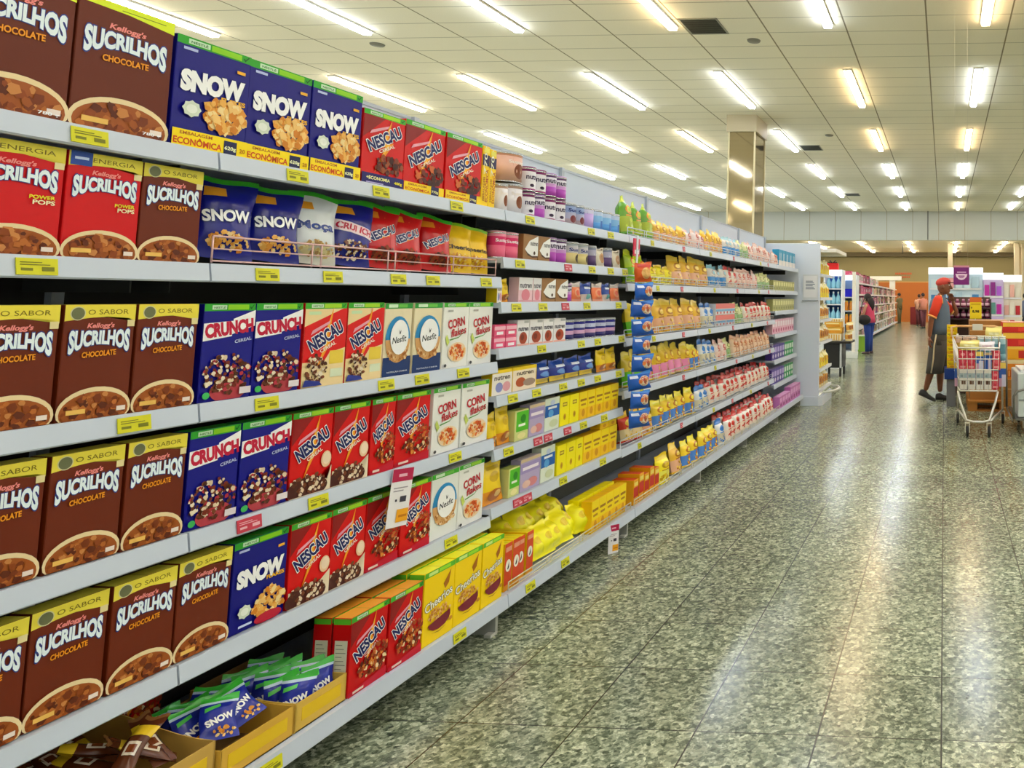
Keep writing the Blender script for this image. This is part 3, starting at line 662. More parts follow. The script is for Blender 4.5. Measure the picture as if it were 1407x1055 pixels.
BC = 'brown chocolate cereal box'; RC = 'red chocolate-pops cereal box'; SB = 'blue flakes cereal box'; RN = 'red cocoa cereal box'; CR = 'blue crunchy cereal box'; NF = 'cream wholegrain flakes box'; CF = 'white cornflakes box'
RM, RF, RP = 'red two-colour balls box', 'red cocoa flakes box', 'cream-cornered red cereal box'
boxes([('chocbig', 1.365, 1.57, BC), ('chocbig', 1.573, 1.788, BC), ('snowbig', 1.793, 2.002, SB), ('snowbig', 2.002, 2.215, SB), ('snowbig', 2.215, 2.42, SB), ('nescon', 2.428, 2.628, 'purple-based red cereal box'), ('nescon2', 2.63, 2.855, 'yellow-based red cereal box'), ('nescon2', 2.857, 3.09, 'yellow-based red cereal box')], 1.81, near(0))
for k, yy in enumerate((3.125, 3.175)): put('nesside', -2.085, yy, 1.811, 'thin yellow box turned sideways', near(0), w=.048, cat='cereal box', h=.268 - .006 * k)
boxes([('redpops', 1.40, 1.578, RC), ('redpops', 1.582, 1.742, RC), ('choc', 1.745, 1.897, BC)], 1.51, near(1), h=.247)
boxes([('choc', 1.435, 1.595, BC), ('choc', 1.60, 1.752, BC), ('choc', 1.755, 1.908, BC), ('crunch', 1.925, 2.078, CR), ('crunch', 2.08, 2.24, CR), ('nespromo', 2.245, 2.412, RP), ('nespromo', 2.414, 2.578, RP), ('nesfit', 2.582, 2.725, NF), ('nesfit', 2.73, 2.89, NF), ('corn', 2.893, 3.055, CF), ('corn', 3.058, 3.228, CF)], 1.14, near(2))
boxes([('choc', 1.445, 1.598, BC), ('choc', 1.603, 1.757, BC), ('choc', 1.76, 1.905, BC), ('crunch', 1.912, 2.056, CR), ('crunch', 2.058, 2.222, CR), ('nesball', 2.226, 2.380, RM), ('nesball', 2.383, 2.54, RM), ('nesflake', 2.545, 2.66, RF), ('nesflake', 2.665, 2.85, RF), ('corn', 2.865, 3.035, CF), ('corn', 3.038, 3.222, CF)], .81, near(3), h=.258)
boxes([('choc', 1.43, 1.592, BC), ('choc', 1.597, 1.752, BC), ('choc', 1.756, 1.908, BC), ('choc', 1.911, 2.06, BC), ('snow', 2.066, 2.242, SB), ('nesball', 2.246, 2.40, RM), ('nesball', 2.403, 2.55, RM), ('nesflake', 2.555, 2.715, RF), ('nesflake', 2.72, 2.88, RF), ('nesfitw', 2.885, 3.047, 'white wholegrain flakes box'), ('corn', 3.05, 3.222, CF)], .48, near(4), h=.252)
boxes([('nesdeck', 2.395, 2.56, 'red cocoa flakes box'), ('nesdeck', 2.563, 2.728, 'red cocoa flakes box')], .155, near(7), xp=-1.885)
boxes([('nesdeck', 2.395, 2.56, 'back-row red cocoa flakes box'), ('nesdeck', 2.563, 2.728, 'back-row red cocoa flakes box')], .155, near(7), xp=-1.955)
boxes([('cheer', 2.732, 2.903, 'yellow oat-ring cereal box'), ('cheer', 2.906, 3.075, 'yellow oat-ring cereal box'), ('cheer', 3.078, 3.225, 'yellow oat-ring cereal box')], .155, near(7), xp=-1.885)
boxes([('cheer', 2.732, 2.903, 'back-row yellow oat-ring box'), ('cheer', 2.906, 3.075, 'back-row yellow oat-ring box'), ('cheer', 3.078, 3.225, 'back-row yellow oat-ring box')], .155, near(7), xp=-1.955)

# bags on the second shelf
def dg_bag(word, wc, ol, rot=0.15, heap=None, tagc='#f0a020', w=.8, h=.15, cv=.5):
    def f(p):
        if tagc: p.quad([(.1, .72), (.45, .74), (.46, .86), (.12, .85)], tagc)
        p.text(word, wc, .5, cv, w, h, rot=rot, bold=.04, ol=ol, olw=.05)
        if heap: p.flakes(.55, .2, .36, .1, 60, heap, 5, .06)
    return f
make_bag('bsnow', .17, .25, .06, zones((.93, '#0c1484'), (1, '#3cbc2a')), dg_bag('SNOW', '#ffffff', '#0c1d66', .12, GOLD), seed=1, name='cereal_bag')
make_bag('bmoca', .17, .25, .06, zones((.25, '#d8d4c4'), (.93, '#dfe4e6'), (1, '#3cbc2a')), dg_bag('Moça', '#24408c', '#f4f4f4', .05, ['#e8d8a0', '#d8b870', '#b08850']), seed=2, name='cereal_bag')
make_bag('bcrunch', .17, .24, .06, zones((.93, '#0c1484'), (1, '#3cbc2a')), lambda p: (p.quad([(.04, .5), (.96, .42), (.96, .56), (.04, .66)], '#f8dfe4'), p.text('CRUNCH', '#c4143c', .5, .54, .84, .1, rot=-.12, bold=.04), p.quad([(.08, .74), (.5, .76), (.5, .88), (.1, .87)], '#f0a020'), p.flakes(.5, .22, .4, .13, 90, CHOC, 3, .05)), seed=3, name='cereal_bag')
make_bag('bnescau', .17, .24, .06, zones((.93, '#cc0c10'), (1, '#3cbc2a')), lambda p: (p.quad([(.6, .8), (.4, .45), (.5, .47), (.35, .15), (.7, .5), (.58, .5)], '#f79a1e'), p.quad([(.08, .74), (.45, .76), (.45, .88), (.1, .87)], '#f08a18'), p.text('NESCAU', '#15195e', .5, .52, .8, .13, rot=.45, bold=.04, ol='#ffffff', olw=.05), p.flakes(.6, .2, .36, .12, 60, ['#7a2c10', '#9c4018', '#5a1a0a'], 4, .06)), seed=4, name='cereal_bag')
make_bag('bcheerio', .14, .23, .055, zones((.93, '#f2c418'), (1, '#8cd028')), lambda p: (p.text('Cheerios', '#3a2a10', .5, .48, .9, .09, rot=.05, bold=.03), p.flakes(.5, .22, .4, .14, 70, ['#f8e08a', '#e8a830', '#c97f24'], 6, .05)), seed=5, name='cereal_bag')
for kind, yy, dsc, rl, hh, yw in (('bsnow', 2.0, 'green-topped blue flakes bag', .0, .24, .1), ('bsnow', 2.16, 'green-topped blue flakes bag', .16, .235, 0), ('bmoca', 2.30, 'white bag with a green top', .14, .238, .1), ('bcrunch', 2.455, 'blue crunchy cereal bag', .12, .235, 0), ('bnescau', 2.585, 'red cocoa cereal bag', .16, .235, .1), ('bnescau', 2.71, 'red cocoa cereal bag', .12, .23, .3), ('bnescau', 2.885, 'red cocoa cereal bag', .1, .225, .05), ('bcheerio', 3.02, 'yellow oat-ring bag', .1, .21, .1), ('bcheerio', 3.135, 'yellow oat-ring bag', -.02, .20, 0)):
    put(kind, -2.03, yy, 1.515, dsc, near(1), h=hh, w=.15, lean=.2, roll=-.12, yaw=-.32, cat='cereal bag')
# ------------------------------------------------------------------ the can bay
def words(t, c, cv=.6, w=.8, h=.16, ol=None, rot=0.0, bold=.03): return lambda p: p.text(t, c, .5, cv, w, h, rot=rot, bold=bold, ol=ol, olw=.03)
def multi(*fs):
    def g(p):
        for f in fs: f(p)
    return g
def rc(*a): return lambda p: p.rect(*a)
def el(*a): return lambda p: p.ell(*a)
make_can('sust', .064, .135, '#e6b49c', [(.9, '#c98a6a')], multi(rc(.3, .55, .95, .85, '#8a4a22'), el(.5, .4, .17, .26, '#7a3c18'), words('Sustagen', '#fff4ea', .7, .62, .15)))
make_can('sustw', .064, .135, '#ece6e6', [(.88, '#a88878')], multi(rc(.3, .55, .95, .82, '#8a4a22'), el(.5, .42, .15, .22, '#7a3c18'), words('Sustagen', '#fff4ea', .69, .62, .14)))
make_can('nutp', .046, .112, '#8c2a68', [(.12, '#f0ecf2'), (.86, '#7c2060')], multi(words('nutren', '#3a2c52', .62, .9, .2), el(.35, .26, .12, .07, '#33203c')), lid='#8c4a78')
make_can('nutv', .046, .112, '#b048b4', [(.45, '#d49ad8'), (.6, '#efeaf6'), (.88, '#5c3468')], words('nutren', '#3a2c52', .72, .9, .2), lid='#b48cc0')
make_can('sus3', .043, .112, '#b0a0a8', [(.3, '#b8b8d4'), (.6, '#9cb0dc'), (.9, '#7c88a0')], multi(words('Susta', '#1c2c7c', .72, .7, .16), el(.4, .3, .16, .18, '#7a3438'), el(.7, .3, .16, .18, '#8a4840')))
make_can('nan', .043, .112, '#5a9cd8', [(.4, '#8cc0ec'), (.75, '#c8d8f4')], multi(rc(.2, .72, .8, .86, '#2a3c9c'), rc(.42, .1, .6, .5, '#2c6cc0')))
make_can('nanp', .043, .112, '#c4a8e0', [(.75, '#d8d4f0')], multi(rc(.2, .72, .8, .86, '#2a3c9c'), rc(.62, .1, .8, .5, '#3448b0')))
make_can('gold', .046, .115, '#e2d08c', [(.55, '#ccc8cc'), (.88, '#a8b0b8')], multi(words('Susta', '#24307c', .7, .7, .16), el(.6, .3, .18, .2, '#4a3c28')))
make_can('plum', .042, .11, '#5c4474', [(.55, '#b8b4cc'), (.85, '#8890a8')], multi(rc(.2, .5, .8, .75, '#2c2c64'), rc(.35, .58, .65, .66, '#e8e8f8')))
make_can('pinkc', .052, .115, '#e86888', [(.5, '#e0306c'), (.85, '#f090a8')], multi(words('Sustagen', '#fff0f4', .68, .85, .17), rc(.1, .2, .9, .3, '#f4b0bc')), lid='#e8a8b8')
make_can('navyc', .045, .10, '#2a2464', [(.3, '#d8a8cc'), (.5, '#2a2a80'), (.62, '#c8cce4'), (.82, '#28288c')], rc(.25, .66, .75, .76, '#26308c'))
make_box('nutpink', .1, .118, .05, '#f2c8d0', multi(rc(0, .5, 1, 1, '#eceaea'), words('nutren', '#54505c', .68, .85, .2), el(.5, .3, .3, .24, '#e48898'), rc(0, 0, 1, .1, '#e4a8b4')), '#f0f0f0', name='carton')
make_box('nutbr', .13, .12, .05, '#9c7040', lambda p: (p.poly([(1, .98), (1, .2), (.6, .18), (.25, .3), (.1, .42), (.4, .75)], '#f8f6f2'), p.quad([(.1, .42), (.3, .2), (.62, .12), (1, .14), (1, .2), (.6, .18), (.3, .28)], '#4a2814'), p.text('nutren', '#4a4650', .72, .66, .5, .16, bold=.02), p.ell(.75, .3, .07, .07, '#4a3020')), '#b08850', name='carton')
make_box('nutht', .11, .12, .05, '#f2eeee', multi(rc(.55, .88, .95, .98, '#b8b8b8'), words('nutren', '#54505c', .66, .85, .17), el(.5, .3, .34, .24, '#a84424'), el(.42, .33, .15, .12, '#7c2c14'), rc(0, 0, 1, .08, '#f0b0a0')), '#f6f2f0', name='carton')
make_box('pinks', .09, .052, .05, '#ec5c84', multi(rc(0, .55, 1, .85, '#f8b8c8'), rc(.2, .15, .8, .4, '#fff4f8')), '#e85c88', name='carton')
make_box('mucw', .19, .11, .05, '#f2ce18', multi(rc(0, 0, 1, .86, '#f4ece0'), words('nutren', '#5a5048', .68, .8, .18), el(.35, .3, .18, .2, '#8890c8'), el(.72, .3, .2, .2, '#e0a0a8')), '#f0d818', name='carton')
make_box('mucb', .2, .11, .05, '#f2ce18', multi(rc(0, 0, .96, .86, '#f6e4c8'), words('nutren', '#5a4838', .72, .7, .16), el(.32, .35, .2, .2, '#b85428'), el(.68, .3, .26, .16, '#a08878')), '#f0d818', name='carton')
make_box('yel', .11, .15, .06, '#ffee08', multi(rc(.28, .66, .74, .8, '#a08010'), rc(.33, .7, .69, .76, '#f0d840'), el(.5, .3, .14, .11, '#d8a808'), el(.5, .3, .08, .06, '#b88808')), '#ffee10', name='carton')
make_box('yel2', .11, .15, .06, '#fcc810', multi(rc(0, .4, 1, 1, '#ffe010'), rc(.1, .66, .9, .74, '#a87008'), rc(.2, .5, .8, .57, '#b88010'), el(.5, .24, .2, .14, '#e09808')), '#f4b810', name='carton')
make_box('green', .1, .14, .05, '#d8dc8c', multi(rc(.1, .3, 1, .95, '#58c028'), el(.6, .7, .2, .14, '#2c8c20'), el(.5, .15, .3, .1, '#f0e8a0'), rc(.25, .46, .75, .54, '#f4f8e8')), '#c8d870', name='carton')
make_box('lilac', .14, .15, .05, '#b8a8cc', multi(rc(0, .55, 1, .85, '#a090c4'), rc(.1, .64, .9, .74, '#f4e8f0'), el(.6, .22, .26, .14, '#d88888'), el(.3, .2, .2, .12, '#e8c0b0'), rc(0, .9, 1, 1, '#e0c8a0')), '#d8c8c8', name='carton')
make_box('bluek', .13, .16, .05, '#e4ecd8', multi(rc(0, .42, 1, .78, '#2060b0'), el(.4, .52, .18, .12, '#58a0dc'), rc(.2, .66, .8, .73, '#f0f4f8'), el(.5, .85, .16, .08, '#c8d4e8'), el(.6, .2, .3, .12, '#d4dcb0')), '#d0c8a8', name='carton')
make_bag('opouch', .075, .105, .03, zones((.15, '#e89a78'), (.72, '#f07c4c'), (1, '#e0d4cc')), multi(el(.5, .45, .32, .24, '#f4a070'), el(.5, .45, .2, .14, '#e05830')), name='snack_pouch')
make_bag('wpouch', .075, .11, .03, zones((.1, '#e8dcc4'), (1, '#efe4cc')), multi(rc(.15, .88, .85, .94, '#7a6a58'), el(.5, .45, .3, .26, '#c89868'), el(.5, .45, .2, .16, '#a87848')), name='snack_pouch')
make_bag('navyp', .085, .105, .035, zones((.35, '#dcc8c0'), (1, '#2448a4')), multi(rc(.2, .66, .8, .78, '#e8f0ff'), el(.5, .25, .22, .14, '#6cb0a8')), name='snack_pouch')
make_bag('ypouch', .09, .15, .045, zones((.3, '#e89420'), (1, '#f6d210')), multi(el(.5, .62, .24, .12, '#d8b010'), rc(.2, .78, .8, .86, '#d0a808'), el(.5, .2, .34, .14, '#b86418'), el(.6, .22, .16, .08, '#f0c070')), name='snack_pouch')
make_bag('ybag', .12, .18, .09, zones((.6, '#fff610'), (1, '#fff020')), multi(el(.5, .5, .22, .12, '#e8c808')), name='snack_pouch')
make_bag('bluebag', .15, .11, .07, zones((.25, '#e8c83c'), (.6, '#2c3c98'), (1, '#244cac')), multi(rc(.2, .62, .8, .74, '#dfe8f8'), el(.5, .42, .3, .12, '#5c8cd0')), name='snack_pouch')
def row(kinds, z, where, x=-1.985, cat='box'):
    for t in kinds:
        k, ya, yb, desc = t[:4]; M_ = MASTER[k]; hh = t[4] if len(t) > 4 else None; dz = t[5] if len(t) > 5 else 0
        can = len(M_[0].children) and M_[0].type == 'EMPTY'
        w_ = yb - ya - .002; dd = w_ if can else None
        put(k, x - (w_ if can else M_[3]) / 2, (ya + yb) / 2, z + .001 + dz, desc, where, w=w_, h=hh, d=dd, cat=('can' if can else 'pouch' if M_[0].name.startswith('snack') else 'carton'), lean=.1 if M_[0].name.startswith('snack') else 0)
w0 = midw(0)
row([('sustw', 3.33, 3.462, 'white-and-brown powder can'), ('sust', 3.30, 3.462, 'peach powder can stacked above', .135, .145), ('sustw', 3.246, 3.325, 'small pale powder can', .12)], 1.81, w0)
for k, (a, b_) in enumerate(((3.472, 3.556), (3.562, 3.652), (3.658, 3.758), (3.764, 3.855))):
    row([('nutv' if k == 1 else 'nutp', a, b_, 'violet milk tin' if k == 1 else 'purple-white milk tin', .112)], 1.81, w0)
    row([('nutp' if k < 2 else 'nutv', a, b_, 'upper violet milk tin' if k >= 2 else 'upper purple-white milk tin', .112, .124)], 1.81, w0)
row([('sus3', 3.872, 3.975, 'grey-blue powder can'), ('sus3', 3.98, 4.06, 'grey-blue powder can'), ('nanp', 4.075, 4.18, 'lilac powder can'), ('nan', 4.185, 4.295, 'light blue powder can'), ('nan', 4.30, 4.41, 'light blue powder can'), ('nan', 4.415, 4.525, 'light blue powder can')], 1.81, w0)
row([('pinkc', 3.245, 3.328, 'pink powder can'), ('pinkc', 3.334, 3.436, 'pink powder can'), ('nutbr', 3.442, 3.572, 'brown-and-white carton', .125), ('nutbr', 3.575, 3.685, 'brown-and-white carton', .125), ('nutv', 3.69, 3.778, 'violet milk tin', .12), ('nutv', 3.782, 3.888, 'violet milk tin', .12), ('gold', 3.90, 4.02, 'cream powder can'), ('gold', 4.025, 4.13, 'cream powder can'), ('plum', 4.14, 4.22, 'plum powder can'), ('wpouch', 4.225, 4.325, 'cream pouch'), ('plum', 4.335, 4.43, 'plum powder can'), ('wpouch', 4.44, 4.545, 'cream pouch')], 1.60, midw(1))
row([('ypouch', 3.29, 3.37, 'yellow pouch', .105), ('mucw', 3.25, 3.288, 'narrow yellow carton', .09), ('nutpink', 3.42, 3.54, 'pink-hearted white carton'), ('nutpink', 3.543, 3.62, 'pink-hearted white carton'), ('nutbr', 3.624, 3.755, 'brown-and-white carton'), ('nutbr', 3.758, 3.88, 'brown-and-white carton'), ('nutv', 3.885, 3.945, 'small violet tin', .09), ('opouch', 3.95, 4.055, 'orange pouch'), ('navyp', 4.06, 4.185, 'navy pouch'), ('opouch', 4.19, 4.318, 'orange pouch'), ('navyp', 4.322, 4.42, 'navy pouch'), ('opouch', 4.425, 4.55, 'orange pouch')], 1.40, midw(2))
row([('pinks', 3.245, 3.33, 'pink carton'), ('pinks', 3.335, 3.42, 'pink carton'), ('pinks', 3.245, 3.33, 'stacked upper pink carton', None, .053), ('pinks', 3.335, 3.42, 'stacked upper pink carton', None, .053), ('nutht', 3.425, 3.525, 'brown-hearted white carton'), ('nutht', 3.53, 3.65, 'brown-hearted white carton'), ('nutht', 3.653, 3.75, 'brown-hearted white carton'), ('nutht', 3.754, 3.875, 'brown-hearted white carton')] + [('navyc', 3.89 + .128 * k, 4.005 + .128 * k, 'navy banded can') for k in range(5)], 1.197, midw(3))
row([('mucw', 3.245, 3.40, 'pastel yellow-topped carton'), ('mucb', 3.405, 3.61, 'orange-brown yellow-topped carton')] + [('bluebag', 3.63 + .16 * k, 3.78 + .16 * k, 'blue milk-powder bag') for k in range(4)] + [('ypouch', 4.29, 4.41, 'yellow pouch', .13), ('ypouch', 4.415, 4.54, 'yellow pouch', .13)], .99, midw(4))
row([('ypouch', 3.25, 3.33, 'yellow pouch'), ('ypouch', 3.335, 3.435, 'yellow pouch', .17), ('green', 3.44, 3.555, 'lime green carton'), ('lilac', 3.56, 3.70, 'lilac cereal carton'), ('bluek', 3.703, 3.845, 'blue-banded carton'), ('yel', 3.85, 3.95, 'bright yellow carton'), ('yel', 3.953, 4.055, 'bright yellow carton'), ('yel2', 4.058, 4.15, 'orange-yellow carton'), ('yel2', 4.153, 4.245, 'orange-yellow carton'), ('yel2', 4.25, 4.345, 'orange-yellow carton'), ('yel2', 4.348, 4.445, 'orange-yellow carton'), ('yel2', 4.448, 4.55, 'orange-yellow carton')], .757, midw(5))
row([('ypouch', 3.245, 3.40, 'wide yellow pouch', .19), ('green', 3.41, 3.50, 'lime green carton', .13), ('lilac', 3.505, 3.68, 'lilac cereal carton', .15), ('bluek', 3.685, 3.82, 'blue-banded carton', .17), ('yel', 3.84, 3.935, 'bright yellow carton'), ('yel', 3.938, 4.035, 'bright yellow carton'), ('yel', 4.038, 4.12, 'bright yellow carton')] + [('yel2', 4.123 + .107 * k, 4.228 + .107 * k, 'orange-yellow carton') for k in range(4)] + [('yel2', 4.32, 4.43, 'upper orange-yellow carton', .07, .152), ('yel2', 4.433, 4.54, 'upper orange-yellow carton', .07, .152)], .51, midw(6))
# bottom deck of the can bay
def d_redside(p): p.rect(0, 0, 1, 1, '#d8481c'); p.rect(0, .0, 1, .12, '#f0a020'); p.ell(.5, .52, .36, .13, '#f6f0e0', 18); p.quad([(.35, .45), (.6, .6), (.62, .48), (.5, .44)], '#3a3030'); p.rect(.1, .82, .9, .92, '#e8a080')
make_box('redside', .055, .2, .17, '#f4c010', d_redside, '#f8dc18', name='carton')
wm = midw(7)
for yy in (3.29, 3.352): put('redside', -1.985, yy, .156, 'orange round-badged carton', wm, cat='carton')
for yy in (3.415, 3.49): put('redside', -2.0, yy, .156, 'orange round-badged carton', wm, cat='carton', h=.19)
for k in range(3): put('redside', -2.24, 3.30 + .09 * k, .156, 'back-row orange carton with badge', wm, cat='carton', h=.19)
for k in range(12):
    put('ybag', -1.93 - .12 * (k % 2) - .02 * R.random(), 3.60 + .088 * (k // 2), .158 + .05 * (k % 2), 'crumpled bright yellow bag', wm, cat='bag', lean=.45 + .25 * R.random(), yaw=R.uniform(-.3, .3), h=.15 + .04 * R.random())
for k in range(5): put('yel2', -1.925, 4.105 + .088 * k, .156, 'orange-yellow carton', wm, w=.086, h=.17, cat='carton')
for k in range(5): put('yel', -2.0, 4.105 + .088 * k, .156, 'back-row orange-yellow carton', wm, w=.086, h=.175, cat='carton')
put('yel2', -2.0, 3.86, .30, 'orange-yellow carton lying on the bags', wm, w=.1, h=.09, cat='carton') if False else None

# ------------------------------------------------------------------ bags of the far bays
def fbag(kind, main, top, win, mark, w=.19, h=.21, t=.09, winv=.42, seed=1, point=False):
    def des(p):
        p.ell(.5, .62, .30, .12, mark, 16); p.ell(.5, .62, .2, .07, top, 14); p.rect(.2, .44, .8, .48, mark)
        p.flakes(.5, winv * .5, .36, winv * .4, 16, [win, mark, top], seed, .09)
    make_bag(kind, w, h, t, zones((.06, main), (winv, win), (.82, main), (1, top)), des, True, seed, 'food_bag', point=point)
fbag('pine', '#5f9a1c', '#c8d83c', '#a8b828', '#e89a30', h=.25, seed=1, point=True)
fbag('lime', '#b8d820', '#e4ee30', '#7cb81c', '#e8701c', seed=2); fbag('yelf', '#ffec18', '#e8c818', '#f4ec58', '#c8a010', seed=3)
fbag('golf', '#f0bc34', '#fcd850', '#e8b088', '#b87818', seed=4); fbag('golp', '#ecc430', '#f6d838', '#e88cb4', '#c88a18', seed=5)
fbag('golg', '#e8c828', '#f0d838', '#68c020', '#b89010', seed=6); fbag('whtb', '#e8e4dc', '#8cc8dc', '#3c8cd0', '#b8b0b0', seed=7)
fbag('whtp', '#f0dcd4', '#e8b8a8', '#f0cfc0', '#c05048', seed=8); fbag('redw', '#f0e8dc', '#c82820', '#f2dcc8', '#d84838', seed=9)
fbag('blut', '#e8ecf0', '#2c74c8', '#d8d0b0', '#3c88d8', seed=10); fbag('grnw', '#e4e4b0', '#d8dc90', '#9cc088', '#8c9c50', seed=11)
fbag('pch', '#ecc8a4', '#d89a70', '#f0d0b0', '#b86840', seed=12); fbag('ylb', '#fcd828', '#fff048', '#4a84d0', '#c87818', seed=13); fbag('redy', '#d8381c', '#f0c030', '#f0d8a0', '#f0c030', seed=14)
def run(kind, y0, y1, pitch, z, i, desc, h=.2, x=-2.03, w=None, back=0, lean=.12):
    y = y0; n = 0
    while y + pitch * .6 <= y1 + .001:
        put(kind, x + R.uniform(-.012, .006), y + pitch / 2, z + .001, desc, farw(i) if y0 < 8.5 else endw(i), w=(w or pitch * .95), h=h * R.uniform(.93, 1.05), lean=lean + R.uniform(-.05, .07), yaw=R.uniform(-.1, .1), roll=R.uniform(-.04, .04), d=min(pitch * .6, .085), cat='bag')
        for k in range(back): put(kind, x - .1 * (k + 1), y + pitch / 2 + R.uniform(-.02, .02), z + .001, 'back-row ' + desc, farw(i), w=pitch * .93, h=h * R.uniform(1.0, 1.08), lean=lean, d=min(pitch * .6, .085), cat='bag')
        y += pitch; n += 1
D0, D1, D2, D3, D4, D5 = 1.81, 1.51, 1.17, .85, .50, .155
run('pine', 4.60, 5.08, .16, D0, 0, 'pointed green-yellow bag', .25)
run('golf', 5.1, 5.75, .13, D0, 0, 'golden bag', .15); run('whtp', 5.78, 6.2, .14, D0, 0, 'pale pink bag', .16); run('golf', 6.22, 6.75, .13, D0, 0, 'golden bag', .19)
run('whtb', 6.78, 7.3, .13, D0, 0, 'white-blue bag', .18); run('grnw', 7.3, 7.6, .15, D0, 0, 'pale green bag', .18); run('whtp', 7.6, 8.6, .14, D0, 0, 'pale pink bag', .19)
run('lime', 4.72, 5.02, .15, D1, 1, 'lime bag', .21); run('yelf', 5.04, 5.46, .14, D1, 1, 'yellow bag', .14); run('golf', 5.48, 6.35, .22, D1, 1, 'large golden bag', .235)
run('whtb', 6.38, 6.86, .16, D1, 1, 'white-blue bag', .2); run('redw', 6.88, 7.2, .16, D1, 1, 'red-topped white bag', .2); run('whtp', 7.22, 8.05, .15, D1, 1, 'pale pink bag', .2); run('grnw', 8.07, 8.62, .17, D1, 1, 'pale green bag', .19)
run('golg', 4.75, 4.93, .18, D2, 2, 'green-based yellow bag', .21); run('golf', 4.94, 6.2, .21, D2, 2, 'large golden bag', .235)
run('blut', 6.22, 6.5, .14, D2, 2, 'blue-topped bag', .2); run('grnw', 7.15, 7.5, .16, D2, 2, 'pale green bag', .2); run('redw', 7.52, 8.6, .155, D2, 2, 'red-topped white bag', .2)
make_box('milkred', .1, .1, .07, '#e8e8ec', multi(rc(0, .55, 1, 1, '#e8807c'), rc(0, .3, 1, .5, '#7ab4dc'), el(.5, .2, .2, .12, '#d04848')), '#e8b0b0', name='carton')
for j in range(2):
    for k in range(6): put('milkred', -2.03, 6.56 + .1 * k, D2 + .001 + .102 * j, ('upper ' if j else 'lower ') + 'pink-and-blue milk carton', farw(2), cat='carton')
run('golg', 4.72, 5.0, .14, D3, 3, 'green-based yellow bag', .22); run('golp', 5.02, 5.92, .15, D3, 3, 'pink-based golden bag', .23); run('ylb', 5.95, 6.2, .125, D3, 3, 'blue-based golden bag', .19)
run('blut', 6.22, 6.6, .13, D3, 3, 'blue-topped bag', .21); run('whtp', 6.62, 6.92, .15, D3, 3, 'pale pink bag', .2); run('grnw', 6.94, 7.1, .15, D3, 3, 'pale green bag', .2); run('pch', 7.12, 8.6, .135, D3, 3, 'peach bag', .2)
run('redy', 4.72, 5.0, .14, D4, 4, 'red-yellow bag', .2); run('golf', 5.0, 5.2, .18, D4, 4, 'golden bag', .2); run('ylb', 5.25, 6.1, .16, D4, 4, 'blue-based golden bag', .2); run('blut', 6.12, 6.42, .15, D4, 4, 'blue-topped bag', .19)
run('redw', 6.45, 8.6, .155, D4, 4, 'red-topped white bag', .19, back=1)
make_box('ryk', .05, .16, .14, '#f0a818', lambda p: (p.rect(0, .3, 1, .7, '#c82c18'), p.rect(.1, .75, .9, .9, '#f8e070')), '#d83c1c', name='carton')
for k in range(5): put('ryk', -1.97, 4.66 + .085 * k, D5 + .001, 'red-and-yellow carton', farw(5), w=.07, h=.15 + .02 * (k % 2), cat='carton')
run('yelf', 5.1, 5.35, .2, D5, 5, 'bright yellow bag', .2, x=-1.945); run('golf', 5.38, 5.6, .2, D5, 5, 'golden bag', .2, x=-1.945); run('ylb', 5.62, 6.45, .17, D5, 5, 'blue-based golden bag', .2, x=-1.945)
run('blut', 6.48, 6.65, .17, D5, 5, 'blue-topped bag', .2, x=-1.945); run('redw', 6.68, 8.6, .155, D5, 5, 'red-topped white bag', .2, x=-1.945, back=1)
# last bay
make_box('tealb', .12, .17, .08, '#2f9cc8', multi(rc(0, 0, 1, .35, '#e8e4e0'), rc(.3, .35, .4, .8, '#eef4f8'), rc(.6, .35, .7, .8, '#eef4f8')), '#2a8cb8', name='carton')
for k in range(5): put('tealb', -2.03, 9.05 + .2 * k, 1.811, 'teal and white carton', endw(0), w=.19, h=.2, cat='carton')
run('whtp', 8.7, 8.95, .15, D0, 0, 'pale pink bag', .17)
def simple(kind, c1, c2, c3, w, h): make_box(kind, w, h, .08, c1, multi(rc(.1, .5, .9, .85, c2), el(.5, .25, .28, .14, c3)), c2, name='carton')
simple('olv', '#b8b878', '#e0e0a0', '#8c9050', .13, .1); simple('pnk', '#e8b8cc', '#f4e4ec', '#b83c70', .13, .16); simple('grn', '#2c9c54', '#d8ecd8', '#e8f0e8', .13, .16); simple('prp', '#503c98', '#b8a8dc', '#d8d0e8', .13, .14); simple('mag', '#c878b8', '#e4a8d8', '#8c2874', .15, .16)
for i, (kk, dsc, z, hh) in enumerate((('olv', 'olive-green carton', 1.51, .12), ('olv', 'olive-green carton', 1.27, .14), ('pnk', 'pink-white carton', 1.0, .17), ('grn', 'green carton', .70, .17), ('grn', 'green carton', .42, .17))):
    for k in range(9):
        kq, dq = kk, dsc
        if kk == 'grn' and k < 5: kq, dq = 'prp', 'violet carton'
        put(kq, -2.03, 8.75 + .138 * k, z + .001, dq, endw(i + 1), h=hh, cat='carton')
for k in range(8): put('mag', -1.93, 8.76 + .155 * k, .156, 'magenta-pink carton', endw(6), h=.17 if k > 3 else .13, cat='carton')

